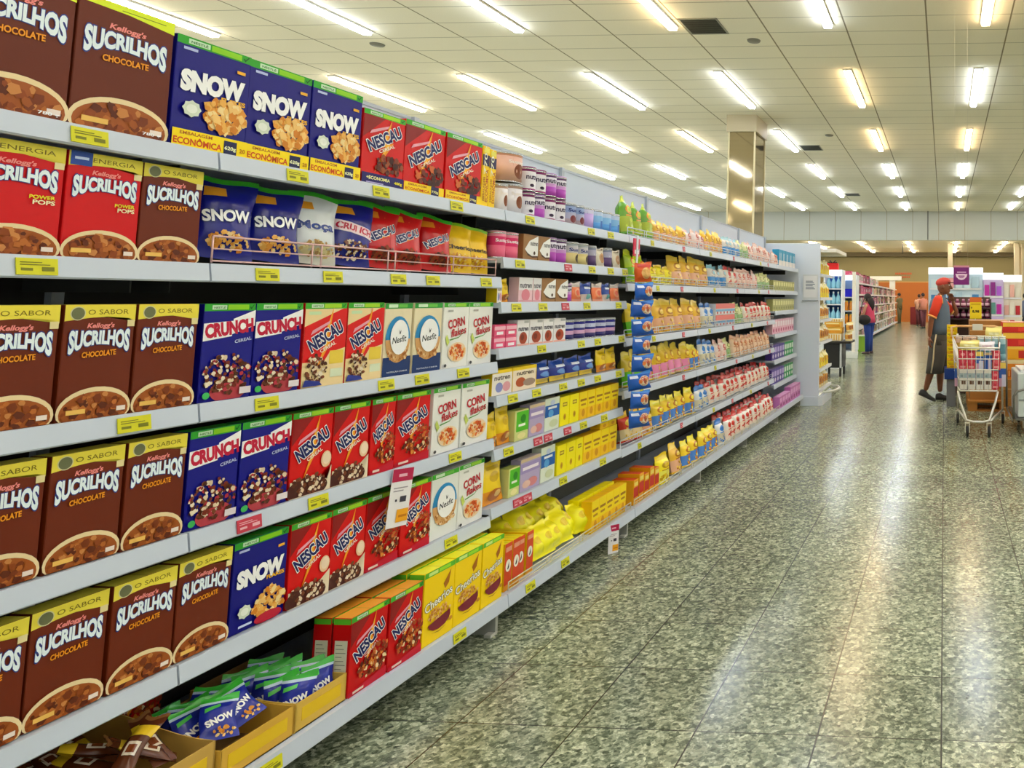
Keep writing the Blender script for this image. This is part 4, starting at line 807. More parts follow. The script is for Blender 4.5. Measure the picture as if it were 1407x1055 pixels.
# ------------------------------------------------------------------ hanging strip of blue packets, promo cards
def dpack(p): p.ell(.68, .5, .26, .3, '#d8c8a8', 16); p.flakes(.68, .5, .2, .22, 18, ['#d87838', '#e8a868', '#8c5030', '#d04848'], 5, .1); p.rect(.06, .7, .4, .85, '#dfe8f8')
make_bag('bpack', .15, .105, .05, zones((.1, '#184a9c'), (.9, '#1c5cc0'), (1, '#3c88e0')), dpack, name='snack_packet')
make_bag('opack', .12, .12, .05, zones((1, '#e05c1c')), lambda p: (p.ell(.6, .45, .3, .3, '#e8b060', 14), p.rect(.1, .75, .9, .9, '#c83c28')), name='snack_packet')
r_ = empty('clip_strip', (-1.90, 4.56, .62)); q = MB(); q.b2((-.003, -.012, 0), (.001, .012, 1.19), mat('#dfe6ee', .3)); q.obj('strip', r_)
q = MB()
for k in range(10): q.tube([(0, 0, .09 + .112 * k), (.015, 0, .095 + .112 * k), (.017, 0, .10 + .112 * k)], .002, mat('#e8eef4', .3), 6)
q.obj('hooks', r_)
q = MB(); q.b2((-.012, -.04, 1.06), (-.004, .045, 1.17), P('#e0405c')); q.b2((-.0045, -.03, 1.075), (-.003, .035, 1.1), P('#f4e4e4')); q.obj('header_card', r_)
tag(r_, 'narrow hanging strip between the can bay and the far bays', 'display strip')
for k in range(9):
    put('bpack' if k < 8 else 'opack', -1.855 + .008 * math.sin(k * 3), 4.56 + .01 * math.sin(k * 5), .64 + .11 * k, 'blue packet' if k < 8 else 'orange packet', 'hanging on the strip beside the can bay', cat='snack packet', yaw=-.55 + .15 * math.sin(k * 2), roll=.08 * math.sin(k * 4))
for k, (o, desc, where, y, z, cat) in enumerate(PLACED):
    if where.startswith('hanging') and desc == 'blue packet': PLACED[k] = (o, desc + ' ' + ['lowest', 'just above the lowest', 'third from bottom', 'fourth from bottom', 'fifth from bottom', 'fourth from top', 'third from top', 'just below the orange one'][int(round((z - .64) / .11))], 'on the hanging strip', y, z, cat)
def promo(loc, w, h, lab, tilt=0.0, yaw=0.0, top='#b81c4c'):
    q = MB(); q.b2((-.0008, -w / 2, 0), (.0008, w / 2, h), P('#f2eef0'))
    pr = Print(q, lambda u, v, e: (.0008 + e, (u - .5) * w, v * h), w, h); pr.rect(0, .78, 1, 1, top); pr.rect(.3, .86, .7, .91, '#f0b8c8')
    pr.rect(.12, .66, .8, .68, '#a8a0a8'); pr.rect(.12, .61, .6, .63, '#a8a0a8'); pr.rect(.48, .42, .78, .52, '#3c3848'); pr.rect(.25, .44, .34, .48, '#3c3848'); pr.rect(.4, .08, .96, .3, '#f2a81c'); pr.rect(.5, .16, .9, .2, '#c87810')
    o = q.obj('promo_card', None, loc); o.rotation_euler = (tilt, 0, yaw); tag(o, lab, 'price card')
promo((-1.944, 2.645, .612), .105, .20, 'white price card with crimson top hanging before the red cocoa boxes', -.12)
promo((-1.85, 4.245, .0), .06, .155, 'narrow crimson-topped price card hanging below the bottom deck', 0, -.7)
# ------------------------------------------------------------------ trays of small packs on the bottom deck
def tray(y0, y1, x0, x1, h, lab, c='#c9a04a', front=.6):
    r_ = empty('cardboard_tray', ((x0 + x1) / 2, (y0 + y1) / 2, .157)); w = (y1 - y0) / 2; d = (x1 - x0) / 2; q = MB(); K = mat(c, .75); K2 = mat('#8f6a34', .8)
    q.b2((-d, -w, 0), (d, w, .003), K2); q.b2((-d, -w, 0), (-d + .003, w, h), K2)
    n = 8
    for s_ in (-1, 1):       # side walls sloping down to the front with a rounded shoulder
        top = [(-d + 2 * d * i / n, h * (1 - (1 - front) * sm(i / n))) for i in range(n + 1)]
        q.loft([[(x, s_ * w + dy, z) for x, z in [(-d, 0)] + [(x, z) for x, z in top] + [(d, 0)]] for dy in (-.0015, .0015)], K, True, False)
    q.b2((d - .003, -w, 0), (d, w, h * front), K); q.obj('tray', r_)
    q = MB(); q.b2((d + .0002, -w + .02, h * front * .3), (d + .0012, w - .02, h * front * .75), P('#e8c020')); q.obj('front_label', r_)
    tag(r_, lab, 'tray')
tray(1.42, 1.69, -2.30, -1.90, .19, 'nearest yellow cardboard tray of brown bars, at the frame corner')
tray(1.70, 1.965, -2.30, -1.90, .19, 'yellow cardboard tray of brown bars beside the blue packs')
tray(1.975, 2.195, -2.18, -1.89, .11, 'cardboard tray holding lying blue and green packs', '#d8a838', .75)
tray(2.205, 2.388, -2.22, -1.89, .11, 'cardboard tray of upright blue packs beside the red boxes', '#d8b048', .75)
make_bag('bar', .045, .16, .022, lambda u, v, s: '#f0c828' if .62 < v < .8 else '#5a2a12' if v < .93 else '#8a5a30', lambda p: (p.rect(.2, .3, .8, .52, '#e8d8c0'), p.rect(.3, .34, .7, .47, '#7a3a18')), name='chocolate_bar')
make_bag('bluep', .11, .15, .03, lambda u, v, s: '#3cb838' if v > .86 else '#c8e0f0' if v > .8 else '#1c2c9c', lambda p: (p.text('SNOW', '#ffffff', .5, .42, .8, .16, rot=.3, bold=.05), p.quad([(.1, .62), (.5, .7), (.5, .78), (.1, .72)], '#58c858'), p.flakes(.6, .15, .3, .08, 20, GOLD, 3, .07)), name='snack_pack')
for t_, (ya, yb) in enumerate(((1.44, 1.67), (1.72, 1.945))):
    for k in range(16):
        put('bar', -2.24 + .07 * (k % 5) + R.uniform(-.01, .01), ya + .03 + (yb - ya - .06) * ((k * 7) % 16) / 15, .21 + .016 * (k // 4) + .012 * ((k * 5) % 3), 'brown and yellow bar', ('in the nearest' if t_ == 0 else 'in the second') + ' yellow cardboard tray', cat='chocolate bar', lean=R.uniform(.9, 1.35), yaw=R.uniform(-.7, .7), roll=R.uniform(-.5, .5))
for k in range(8): put('bluep', -2.12 + .055 * (k % 4), 2.035 + .09 * (k // 4) + R.uniform(-.01, .015), .172 + .014 * (k % 4), 'blue green-topped pack', 'in the tray of lying blue packs', cat='snack pack', lean=R.uniform(.45, .9), yaw=R.uniform(-.8, .1), roll=R.uniform(-.35, .35), w=.085, h=.115)
for k in range(10): put('bluep', -2.13 + .05 * (k // 2), 2.255 + .08 * (k % 2) + R.uniform(-.012, .012), .165 + .004 * (k % 3), 'blue green-topped pack', 'in the tray of upright blue packs', cat='snack pack', lean=R.uniform(.15, .4), yaw=-.75 + R.uniform(-.25, .25), roll=R.uniform(-.1, .1), w=.085, h=.12)
for k in range(3): put('nesdeck', -2.33, 1.75 + .18 * k, .157, 'shadowed far-back red box', near(7), cat='cereal box')

# ------------------------------------------------------------------ white end unit beyond the last bay
white = mat('#e6ebf2', .5); whiteg = mat('#e2eaf6', .5)
r_ = empty('end_shelving_unit', (-2.1, 10.45, 0)); o_ = (2.1, -10.45, 0)
q = MB(); q.cbox((-2.75, 10.03, .12), (-1.665, 10.07, 2.16), whiteg, .004); q.obj('side_panel', r_, o_)
q = MB(); q.cbox((-2.75, 10.02, 0), (-1.665, 10.10, .125), whiteg, .004); q.loft([[(-1.665, 10.02, z), (-1.665, 11.0, z), (-1.62, 10.9, z), (-1.62, 10.1, z)][::-1] for z in (0, .125)], whiteg, True, False); q.obj('base', r_, o_)
q = MB(); q.b2((-2.0, 10.07, .12), (-1.97, 11.1, 2.16), white); q.obj('back_panel', r_, o_)
for z in (.20, .47, .83, 1.13, 1.43, 1.75):
    q = MB(); q.b2((-1.97, 10.075, z - .02), (-1.66, 11.1, z), white); q.b2((-1.665, 10.075, z - .035), (-1.655, 11.1, z + .004), white); q.obj('shelf', r_, o_)
q = MB(); q.cbox((-2.0, 10.075, 2.04), (-1.45, 11.1, 2.09), mat('#f4f0e6', .5), .004); q.obj('canopy', r_, o_)
tag(r_, 'tall white end unit with pale side panel past the last bay', 'shelving')
q = MB(); q.b2((-1.895, 10.018, 1.40), (-1.69, 10.029, 1.74), mat('#e4e8ec', .2)); pr = Print(q, lambda u, v, e: (-1.895 + u * .205, 10.018 - e, 1.4 + v * .34), .205, .34)
pr.rect(.06, .1, .94, .94, '#f2f3f6')
for k in range(6): pr.rect(.2, .42 + .06 * k, .8 - .07 * (k % 3), .45 + .06 * k, '#8a92a4')
q.b2((-1.9, 10.01, 1.385), (-1.685, 10.028, 1.40), mat('#aab2bc', .3)); tag(q.obj('notice_holder'), 'clear notice holder with printed sheet on the white end panel', 'sign')
make_bag('loaf', .16, .2, .09, zones((.2, '#e8d8a0'), (.7, '#d89a3c'), (1, '#f0e0a0')), lambda p: (p.ell(.5, .45, .3, .2, '#a8642c', 14), p.rect(.2, .72, .8, .8, '#f4ecc8')), True, name='bread_bag')
make_bag('loafy', .16, .2, .09, zones((.6, '#f2d838'), (1, '#f8ec9c')), lambda p: p.ell(.5, .45, .25, .16, '#e8a030', 14), True, name='bread_bag')
for z, kk, nm in ((.205, 'loaf', 'lowest'), (.475, 'loafy', 'second-lowest'), (.835, 'loaf', 'third-lowest'), (1.135, 'loaf', 'third-highest'), (1.435, 'loafy', 'second-highest'), (1.755, 'loafy', 'highest')):
    for k in range(5): put(kk, -1.735, 10.2 + .19 * k, z, 'bagged loaf', f'on the {nm} shelf of the white end unit', cat='bread', w=.17, h=.2 + .02 * (k % 2))
q = MB(); q.tube([(-1.62, 10.2, .16), (-1.50, 10.3, .17), (-1.46, 10.6, .17), (-1.52, 10.85, .17), (-1.62, 10.95, .16)], .018, mat('#e4e6dc', .4)); q.obj('bumper', r_, o_)

# bread cart
r_ = empty('bread_cart', (-2.0, 14.0, 0)); bl = mat('#121214', .5)
q = MB(); q.cbox((-.2, -.25, .16), (.14, .3, .60), bl, .005); q.obj('cabinet', r_)
q = MB(); q.cbox((-.28, -.3, .60), (.30, .38, .64), mat('#1c1a18', .5), .005); q.obj('top', r_)
q = MB(); q.b2((.10, -.262, .16), (.135, -.25, .6), mat('#c8ccd0', .4)); q.obj('edge_trim', r_)
for a, b_ in ((-.17, -.22), (.11, -.22), (-.17, .27), (.11, .27)):
    q = MB(); q.b2((a - .02, b_ - .02, .0), (a + .02, b_ + .02, .16), bl); q.obj('leg', r_)
tag(r_, 'black low cart carrying stacked bread packs beyond the end unit', 'cart')
make_box('bpk', .5, .11, .3, '#e8b040', multi(rc(.05, .1, .95, .5, '#d8922c'), rc(.1, .6, .9, .8, '#f4e0a0')), '#f0d890', name='bread_pack')
make_box('bpk2', .5, .13, .3, '#f0e4c0', multi(*[rc(.08 + .15 * k, .1, .16 + .15 * k, .9, '#d8a850') for k in range(6)]), '#f4ecd0', name='bread_pack')
for k, (kk, z, hh, dx) in enumerate((('bpk2', .645, .13, 0), ('bpk', .778, .11, .01), ('bpk', .892, .10, -.01), ('bpk2', .995, .05, 0))):
    o = put(kk, -2.03 + dx, 13.92, z, 'stacked bread pack', 'on the black cart', cat='bread', h=hh, w=.3, d=.34); o.rotation_euler.z = -math.pi / 2
for k in range(6): put('loaf', -1.77 + .02 * (k % 2), 13.85 + .12 * (k % 3), .642 + .17 * (k // 3), 'pale bagged loaf', 'beside the bread packs on the cart', cat='bread', w=.12, h=.17, yaw=-.8)

# tall lit displays
def display(cx, cy, w, d, h, lab, back, header=None, shelves=(.4, .75, 1.1, 1.45), glow=.5):
    r_ = empty('display_cabinet', (cx, cy, 0)); wh = mat('#eef3f8', .4, 0, .5)
    q = MB(); q.b2((-w / 2, -d / 2, 0), (w / 2, d / 2, .16), wh); q.obj('base', r_)
    for s_ in (-1, 1):
        q = MB(); q.b2((s_ * w / 2 - .015, -d / 2, .16), (s_ * w / 2 + .015, d / 2, h), wh); q.obj('side_panel', r_)
    q = MB(); q.b2((-w / 2, d / 2 - .02, .16), (w / 2, d / 2, h), mat(back, .5)); q.obj('back_panel', r_)
    q = MB(); q.b2((-w / 2, -d / 2, h - .12), (w / 2, d / 2, h), mat('#ffffff', .5, 0, .3, '#e8f2ff', glow)); q.obj('lit_header', r_)
    for z in shelves:
        q = MB(); q.b2((-w / 2 + .016, -d / 2, z - .02), (w / 2 - .016, d / 2 - .02, z), wh); q.obj('shelf', r_)
    tag(r_, lab, 'display'); return r_
display(-2.27, 15.5, .36, .4, 2.0, 'white display with blue backs and pale blue bottles', '#1c60b8', shelves=(.3, .62, .98, 1.30, 1.62))
q = empty('spray_bottle', (0, 0, 0)); bm_ = MB(); bm_.lathe([(.001, 0), (.045, .004), (.05, .05), (.048, .13), (.02, .19), (.014, .22)], F('#8fd0ec'), 16); bm_.obj('body', q); bm_ = MB(); bm_.lathe([(.018, .215), (.018, .25), (.01, .255)], F('#dfeaf4'), 12); bm_.obj('cap', q); MASTER['bott'] = [q, .1, .255, .1, False]
for i, z in enumerate((.98, 1.30, 1.62)):
    for k in range(3): put('bott', -2.37 + .10 * k, 15.38, z + .001, 'pale blue bottle', f'on the {["lower", "middle", "upper"][i]} shelf of the blue-backed display', cat='bottle')
q = MB(); q.cbox((-.12, -.08, 0), (.12, .08, .14), P('#c81c1c'), .004); r2 = empty('gift_box', (-2.3, 15.45, 2.0)); q.obj('box', r2)
q = MB()
for s_ in (-1, 1): q.tube([(0, -.02, .14), (s_ * .06, -.03, .2), (s_ * .09, -.02, .16), (0, -.02, .142)], .012, mat('#201c20', .5))
q.obj('bow', r2); tag(r2, 'small red box with a dark bow atop the blue-backed display', 'box')
display(-2.30, 18.4, .34, .5, 1.98, 'tall white cabinet with blue box above orange jars', '#9cb8d8', shelves=(.45, .8, 1.12, 1.45), glow=.6)
q = MB(); q.b2((-2.42, 18.2, 1.455), (-2.2, 18.45, 1.65), P('#1c20d0')); tag(q.obj('blue_box'), 'deep blue box on the upper shelf above the orange jars', 'box')
q = empty('jar', (0, 0, 0)); bm_ = MB(); bm_.lathe([(.001, 0), (.045, .003), (.048, .05), (.045, .15), (.035, .17)], F('#e08a24'), 16); bm_.obj('body', q); bm_ = MB(); bm_.lathe([(.036, .168), (.038, .19), (.03, .195)], F('#f0c850'), 14); bm_.obj('lid', q); MASTER['jar'] = [q, .096, .195, .096, False]
for i, z in enumerate((.8, 1.12)):
    for k in range(2): put('jar', -2.37 + .11 * k, 18.26, z + .001, 'orange jar', f'on the {["lower", "upper"][i]} jar shelf of the white cabinet', cat='jar', h=.24)
q = MB(); q.cbox((-2.34, 17.9, 0), (-2.06, 18.1, .15), mat('#e8ece8', .4), .006); q.cbox((-2.20, 17.95, .15), (-2.12, 18.03, 2.05), mat('#f4f0e4', .4), .004); tag(q.obj('white_post'), 'white upright post on a low white plinth beside the cabinet', 'post')

# distant aisle shelving on the left, full of small packs
FX = -2.60
r_ = empty('far_gondola', (FX - .25, 30, 0)); o_ = (-FX + .25, -30, 0)
q = MB(); q.b2((FX - .5, 20.6, 0), (FX - .46, 41, 2.0), grey); q.obj('back_panel', r_, o_)
for z in (.16, .5, .85, 1.2, 1.55, 1.9):
    q = MB(); xx = FX + (.07 if z < .2 else 0); q.b2((FX - .46, 20.6, z - .025), (xx - .02, 41, z), steel); q.b2((xx - .02, 20.6, z - .05), (xx, 41, z + .003), mat('#e4d8d4', .4)); q.obj('shelf', r_, o_)
q = MB(); q.b2((FX - .5, 20.55, 0), (FX - .02, 20.6, 2.05), white); q.obj('end_panel', r_, o_)
tag(r_, 'long distant shelving run behind the woman in pink', 'shelving')
pal = ['#b83060', '#d85c88', '#7c2440', '#e8a8b8', '#5a3c6c', '#c8c4c0', '#8c8450', '#6c8c5c', '#e8e0d4', '#a04c78', '#3c3428', '#d0b890']
NMC = ['crimson', 'rose', 'maroon', 'pale pink', 'violet', 'light grey', 'olive', 'moss', 'ivory', 'mauve', 'dark brown', 'tan']
for i, c_ in enumerate(pal): make_box('fp%d' % i, .3, .24, .2, c_, multi(rc(.15, .3, .85, .8, pal[(i * 5 + 4) % 12]), el(.5, .5, .2, .2, pal[(i * 7 + 8) % 12])), c_, name='package')
for i, z in enumerate((.16, .5, .85, 1.2, 1.55, 1.9)):
    y = 20.75
    while y < 40.5:
        near_ = y < 27; k = R.choice((0, 1, 2, 3, 0, 1, 9, 5) if near_ and i > 1 else (4, 5, 6, 7, 8, 10, 11, 3)); w_ = R.uniform(.45, .75)
        if i == 5 and y > 30: break
        put('fp%d' % k, FX - .15, y + w_ / 2, z + .001, NMC[k] + ' pack', f'on the {["bottom", "second-lowest", "third-lowest", "third-highest", "second-highest", "top"][i]} shelf behind the woman', w=w_ * .94, h=R.uniform(.23, .31), cat='package'); y += w_
q = MB(); q.b2((FX - .4, 41.2, 0), (FX - .1, 41.5, 2.5), mat('#e8e4d8', .5)); q.b2((FX - 2.6, 41.15, 2.4), (FX + .25, 41.55, 2.62), mat('#f0ece0', .5)); tag(q.obj('white_gantry'), 'white post and crossbar at the end of the left shelving', 'frame')
q = MB(); q.b2((-2.42, 20.3, 0), (-2.1, 20.55, .42), P('#8cb83c')); q.b2((-2.44, 20.28, .40), (-2.08, 20.57, .43), P('#e4f0c8')); tag(q.obj('green_crate'), 'small green carton on the floor beside the woman', 'box')

# ------------------------------------------------------------------ people
def skin_part(nodes, edges, lv=1):
    me = bpy.data.meshes.new('s'); me.from_pydata([n[:3] for n in nodes], edges, []); ob = bpy.data.objects.new('s', me); COL.objects.link(ob)
    md = ob.modifiers.new('skin', 'SKIN'); md.use_smooth_shade = True
    for i, n in enumerate(nodes):
        rr = n[3]; me.skin_vertices[0].data[i].radius = (rr, rr) if not isinstance(rr, tuple) else rr
    me.skin_vertices[0].data[0].use_root = True
    sd = ob.modifiers.new('sub', 'SUBSURF'); sd.levels = lv; sd.render_levels = lv
    dg = bpy.context.evaluated_depsgraph_get(); dg.update(); m2 = bpy.data.meshes.new_from_object(ob.evaluated_get(dg))
    vs = [tuple(v.co) for v in m2.vertices]; fs = [tuple(p.vertices) for p in m2.polygons]
    bpy.data.objects.remove(ob); bpy.data.meshes.remove(me); bpy.data.meshes.remove(m2); return vs, fs
def hand(mb, wr, d, palm, M, s=1.0, curl=.5, thumb=1):
    """wr wrist, d direction of the hand, palm normal; five tapered bent fingers"""
    wr = Vector(wr); d = Vector(d).normalized(); n = Vector(palm); n = (n - d * n.dot(d)).normalized(); side = d.cross(n)
    rt = Matrix((d, side, n)).transposed()
    mb.ell(wr + d * .045 * s, (.055 * s, .042 * s, .018 * s), M, 12, 7, rt)
    for i, (o_, ln) in enumerate(((-.030, .062), (-.010, .074), (.010, .07), (.030, .055))):
        b0 = wr + d * .085 * s + side * o_ * s; pts = [b0 - d * .015 * s]; dirv = d.copy(); p = b0; pts.append(p)
        for k in range(3):
            a = curl * (.5 + .4 * k); dirv = (d * math.cos(a * (k + 1) / 1.6) + n * math.sin(a * (k + 1) / 1.6)).normalized(); p = p + dirv * ln * s * (.42, .32, .26)[k]; pts.append(p)
        mb.tube(pts, [.010 * s, .010 * s, .009 * s, .008 * s, .006 * s], M, 7)
    b0 = wr + d * .03 * s - side * .035 * s * thumb
    mb.tube([b0, b0 + (d * .5 - side * thumb * .7 + n * .3).normalized() * .035 * s, b0 + (d * .8 - side * thumb * .7 + n * .5).normalized() * .065 * s], [.012 * s, .010 * s, .007 * s], M, 7)
def head(mb, c, fwd_, M, s=1.0):
    """head with nose, eyes, ears, mouth; fwd_ is the facing yaw"""
    c = Vector(c); rt = Matrix.Rotation(fwd_, 3, 'Z')
    mb.ell(c, (.098 * s, .078 * s, .118 * s), M, 16, 11, rt); mb.ell(c + rt @ Vector((.028, 0, -.055)) * s, (.062 * s, .058 * s, .062 * s), M, 12, 8, rt)
    f = lambda x, y, z: c + rt @ Vector((x, y, z)) * s
    mb.tube([f(.085, 0, .025), f(.108, 0, -.012), f(.118, 0, -.03), f(.09, 0, -.036)], [.008 * s, .012 * s, .015 * s, .008 * s], M, 8)
    for e in (-1, 1):
        mb.ell(f(.078, e * .032, .015), (.012 * s, .015 * s, .010 * s), mat('#f0ece8', .3), 8, 6, rt); mb.ell(f(.088, e * .032, .014), (.005 * s, .007 * s, .007 * s), mat('#20140c', .3), 8, 6, rt)
        mb.tube([f(.088, e * .018, .034), f(.082, e * .05, .032)], .004 * s, mat('#20140c', .6), 6)
        mb.ell(f(-.005, e * .08, -.005), (.022 * s, .010 * s, .032 * s), M, 10, 7, rt)
    mb.tube([f(.078, -.024, -.068), f(.09, 0, -.066), f(.078, .024, -.068)], .006 * s, mat('#7c3c34', .5), 6)
def body(parent, nodes, edges, M, hd, hands, s=1.0):
    mb = MB(); vs, fs = skin_part(nodes, edges, 2); mb.add(vs, fs, M, True); head(mb, hd[0], hd[1], M, s)
    for h_ in hands: hand(mb, *h_[:3], M, s, *h_[3:])
    return mb.obj('body', parent)
def ring(c, rx, ry, n=18, tilt=None, rz=0.0):
    r_ = []
    for k in range(n):
        a = 2 * math.pi * k / n; q = Vector((rx * math.cos(a), ry * math.sin(a), 0))
        if tilt is not None: q = tilt @ q
        r_.append(Vector(c) + q)
    return r_
def limb(mb, pts, rad, M, n=14):
    mb.tube(pts, rad, M, n)
def shoe(mb, ankle, heel_up, yaw, M, s=1.0, sole='#2a2828'):
    rt = Matrix.Rotation(yaw, 3, 'Z') @ Matrix.Rotation(heel_up, 3, 'Y'); a = Vector(ankle); f = lambda x, y, z: a + rt @ (Vector((x, y, z)) * s)
    secs = [(-.065, .028, .05), (-.05, .036, .075), (0, .04, .085), (.06, .043, .055), (.12, .046, .04), (.17, .038, .032), (.195, .02, .02)]
    mb.loft([[f(x, w * math.cos(t), -.085 + .004 + h * max(0, math.sin(t)) + (0 if math.sin(t) > 0 else 0)) for t in [2 * math.pi * k / 14 for k in range(14)]] for x, w, h in secs], M)
    mb.loft([[f(x, -w, -.092), f(x, w, -.092), f(x, w, -.078), f(x, -w, -.078)] for x, w, h in secs], mat(sole, .6), True, False)

# the man in the cap
man = empty('person', (-.08, 10.72, 0)); SK = mat('#865338', .5)
nodes = [(0, 0, .95, .12), (0.01, 0, 1.15, .12), (.0, 0, 1.34, .125), (.02, 0, 1.43, .06), (.045, 0, 1.52, .05),
         (-.01, -.17, 1.385, .055), (-.10, -.21, 1.14, .042), (-.115, -.2, 1.0, .036), (-.125, -.2, .885, .024),
         (.03, .17, 1.385, .055), (.26, .21, 1.19, .042), (.235, .17, 1.28, .036), (.20, .13, 1.40, .024),
         (-.01, -.09, .86, .085), (-.075, -.09, .50, .055), (-.125, -.09, .35, .058), (-.185, -.09, .14, .034),
         (.02, .09, .86, .085), (.03, .09, .48, .055), (.02, .09, .34, .058), (.02, .09, .10, .034)]
edges = [(0, 1), (1, 2), (2, 3), (3, 4), (2, 5), (5, 6), (6, 7), (7, 8), (2, 9), (9, 10), (10, 11), (11, 12), (0, 13), (13, 14), (14, 15), (15, 16), (0, 17), (17, 18), (18, 19), (19, 20)]
body(man, nodes, edges, SK, ((.075, 0, 1.60), -.15), [((-.125, -.2, .89), (-.02, 0, -1), (.9, .3, 0), .55, -1), ((.20, .13, 1.39), (-.35, -.3, 1), (-.5, -.9, 0), .9, 1)])
sh = MB(); blu = mat('#5e6f82', .85); red = mat('#d83a1c', .8); orp = mat('#f2b060', .8)
sh.loft([ring((.005, 0, .925), .15, .185), ring((0.01, 0, 1.02), .155, .18), ring((.012, 0, 1.18), .15, .185), ring((.005, 0, 1.32), .145, .2), ring((.0, 0, 1.40), .115, .19), ring((.015, 0, 1.45), .07, .09), ring((.022, 0, 1.475), .06, .065)], blu); sh.obj('shirt', man)
for s_, pts in ((-1, [(.0, -.12, 1.42), (-.01, -.175, 1.385), (-.05, -.205, 1.27), (-.088, -.215, 1.175)]), (1, [(.02, .12, 1.42), (.03, .175, 1.39), (.12, .2, 1.30), (.20, .215, 1.235)])):
    q = MB(); q.tube(pts, [.062, .072, .066, .064], red, 14); e_ = Vector(pts[-1]); dv = (e_ - Vector(pts[-2])).normalized(); q.tube([e_ - dv * .015, e_ + dv * .008], [.068, .068], orp, 14)
    # piping that follows the raglan seam
    q.tube([(.03, s_ * .07, 1.47), (.045 if s_ < 0 else .06, s_ * .15, 1.43), (.055 if s_ < 0 else .09, s_ * .2, 1.36)], .012, orp, 6); q.tube([(-.04, s_ * .07, 1.46), (-.075, s_ * .18, 1.37), (-.105, s_ * .235, 1.24) if s_ < 0 else (.04, .26, 1.27)], .011, orp, 6); q.obj('sleeve', man)
q = MB(); sc = mat('#54514c', .85)
q.loft([ring((0, 0, .965), .135, .175), ring((0, 0, .87), .145, .19), ring((0, 0, .78), .15, .195)], sc)
q.loft([ring((0, -.09, .84), .13, .10), ring((-.02, -.095, .66), .125, .105), ring((-.045, -.095, .5), .12, .105), ring((-.065, -.095, .385), .115, .1)], sc); q.loft([ring((.01, .09, .84), .13, .10), ring((.02, .095, .66), .125, .105), ring((.03, .095, .5), .12, .105), ring((.035, .095, .385), .115, .1)], mat('#4a433e', .85)); q.obj('shorts', man)
q = MB(); q.tube([(-.03, -.185, .93), (-.06, -.202, .78), (-.07, -.203, .6), (-.10, -.2, .40)], .011, mat('#e4d4b0', .8), 6); q.obj('side_stripe', man)
q = MB(); q.ell((.065, 0, 1.655), (.108, .09, .07), mat('#c84438', .7), 16, 9, Matrix.Rotation(-.12, 3, 'Y')); q.obj('cap_crown', man)
q = MB(); q.loft([[(.13, -.07, 1.645), (.13, .07, 1.645), (.13, .07, 1.655), (.13, -.07, 1.655)], [(.20, -.06, 1.648), (.20, .06, 1.648), (.20, .06, 1.658), (.20, -.06, 1.658)], [(.25, -.035, 1.636), (.25, .035, 1.636), (.25, .035, 1.646), (.25, -.035, 1.646)]], mat('#4a1c18', .7), True, False); q.obj('cap_brim', man)
q = MB(); shoe(q, (.02, .09, .093), 0, .0, mat('#2c2624', .6)); q.obj('shoe', man)
q = MB(); shoe(q, (-.185, -.09, .155), .42, .0, mat('#30302e', .6)); q.obj('shoe', man)
tag(man, 'man in red cap, grey shirt with red sleeves and long dark shorts', 'person')

# the woman in pink
wm_ = empty('person', (-1.93, 19.35, 0)); wm_.rotation_euler.z = math.radians(150); SW = mat('#c08a6c', .5)
nodes = [(0, 0, .85, .11), (0, 0, 1.02, .10), (.01, 0, 1.18, .11), (.02, 0, 1.27, .05), (.05, 0, 1.34, .045),
         (.0, -.15, 1.23, .045), (.05, -.19, 1.03, .036), (.2, -.15, .98, .03), (.3, -.1, 1.02, .022),
         (.0, .15, 1.23, .045), (.02, .2, 1.03, .036), (.16, .2, .93, .03), (.28, .17, .95, .022),
         (0, -.08, .76, .085), (.02, -.08, .44, .058), (0, -.08, .1, .036), (0, .08, .76, .085), (-.02, .08, .44, .058), (-.04, .08, .1, .036)]
edges = [(0, 1), (1, 2), (2, 3), (3, 4), (2, 5), (5, 6), (6, 7), (7, 8), (2, 9), (9, 10), (10, 11), (11, 12), (0, 13), (13, 14), (14, 15), (0, 16), (16, 17), (17, 18)]
body(wm_, nodes, edges, SW, ((.07, 0, 1.41), 0), [((.3, -.1, 1.02), (1, .2, .2), (0, 1, 0), .6, 1), ((.28, .17, .95), (1, -.1, 0), (0, -1, 0), .6, -1)], .95)
q = MB(); q.loft([ring((0, 0, .80), .15, .2), ring((0, 0, .92), .14, .185), ring((0, 0, 1.05), .12, .16), ring((.01, 0, 1.18), .125, .165), ring((.01, 0, 1.25), .09, .13), ring((.015, 0, 1.285), .06, .08)], mat('#d04468', .8)); q.obj('top', wm_)
q = MB(); jn = mat('#24408c', .85); q.loft([ring((0, 0, .87), .13, .175), ring((0, 0, .74), .14, .185)], jn)
for s_, xx in ((-1, .02), (1, -.02)): q.tube([(0, s_ * .08, .8), (xx, s_ * .08, .45), (xx * .5, s_ * .08, .07)], [.105, .075, .062], jn, 14)
q.obj('jeans', wm_)
q = MB(); hr = mat('#1c100c', .6); q.ell((.045, 0, 1.435), (.11, .092, .115), hr, 14, 9); q.tube([(-.03, 0, 1.42), (-.07, 0, 1.32), (-.08, 0, 1.20), (-.09, 0, 1.1)], [.08, .085, .075, .03], hr, 12); q.obj('hair', wm_)
for s_ in (-1, 1):
    q = MB(); shoe(q, (-.02, s_ * .08, .093), 0, 0, mat('#5c4a4c', .6), .9); q.obj('shoe', wm_)
tag(wm_, 'long-haired woman in a pink top and blue jeans', 'person')
q = MB(); q.ell((0, 0, 0), (.17, .08, .13), mat('#1c1614', .5), 16, 9); q.tube([(-.12, 0, .08), (-.05, -.02, .42), (0, 0, .52)], .012, mat('#1c1614', .5), 8)
ob = q.obj('handbag', None, (-2.02, 19.06, .88)); tag(ob, 'dark shoulder bag held at the side of the woman in pink', 'bag')
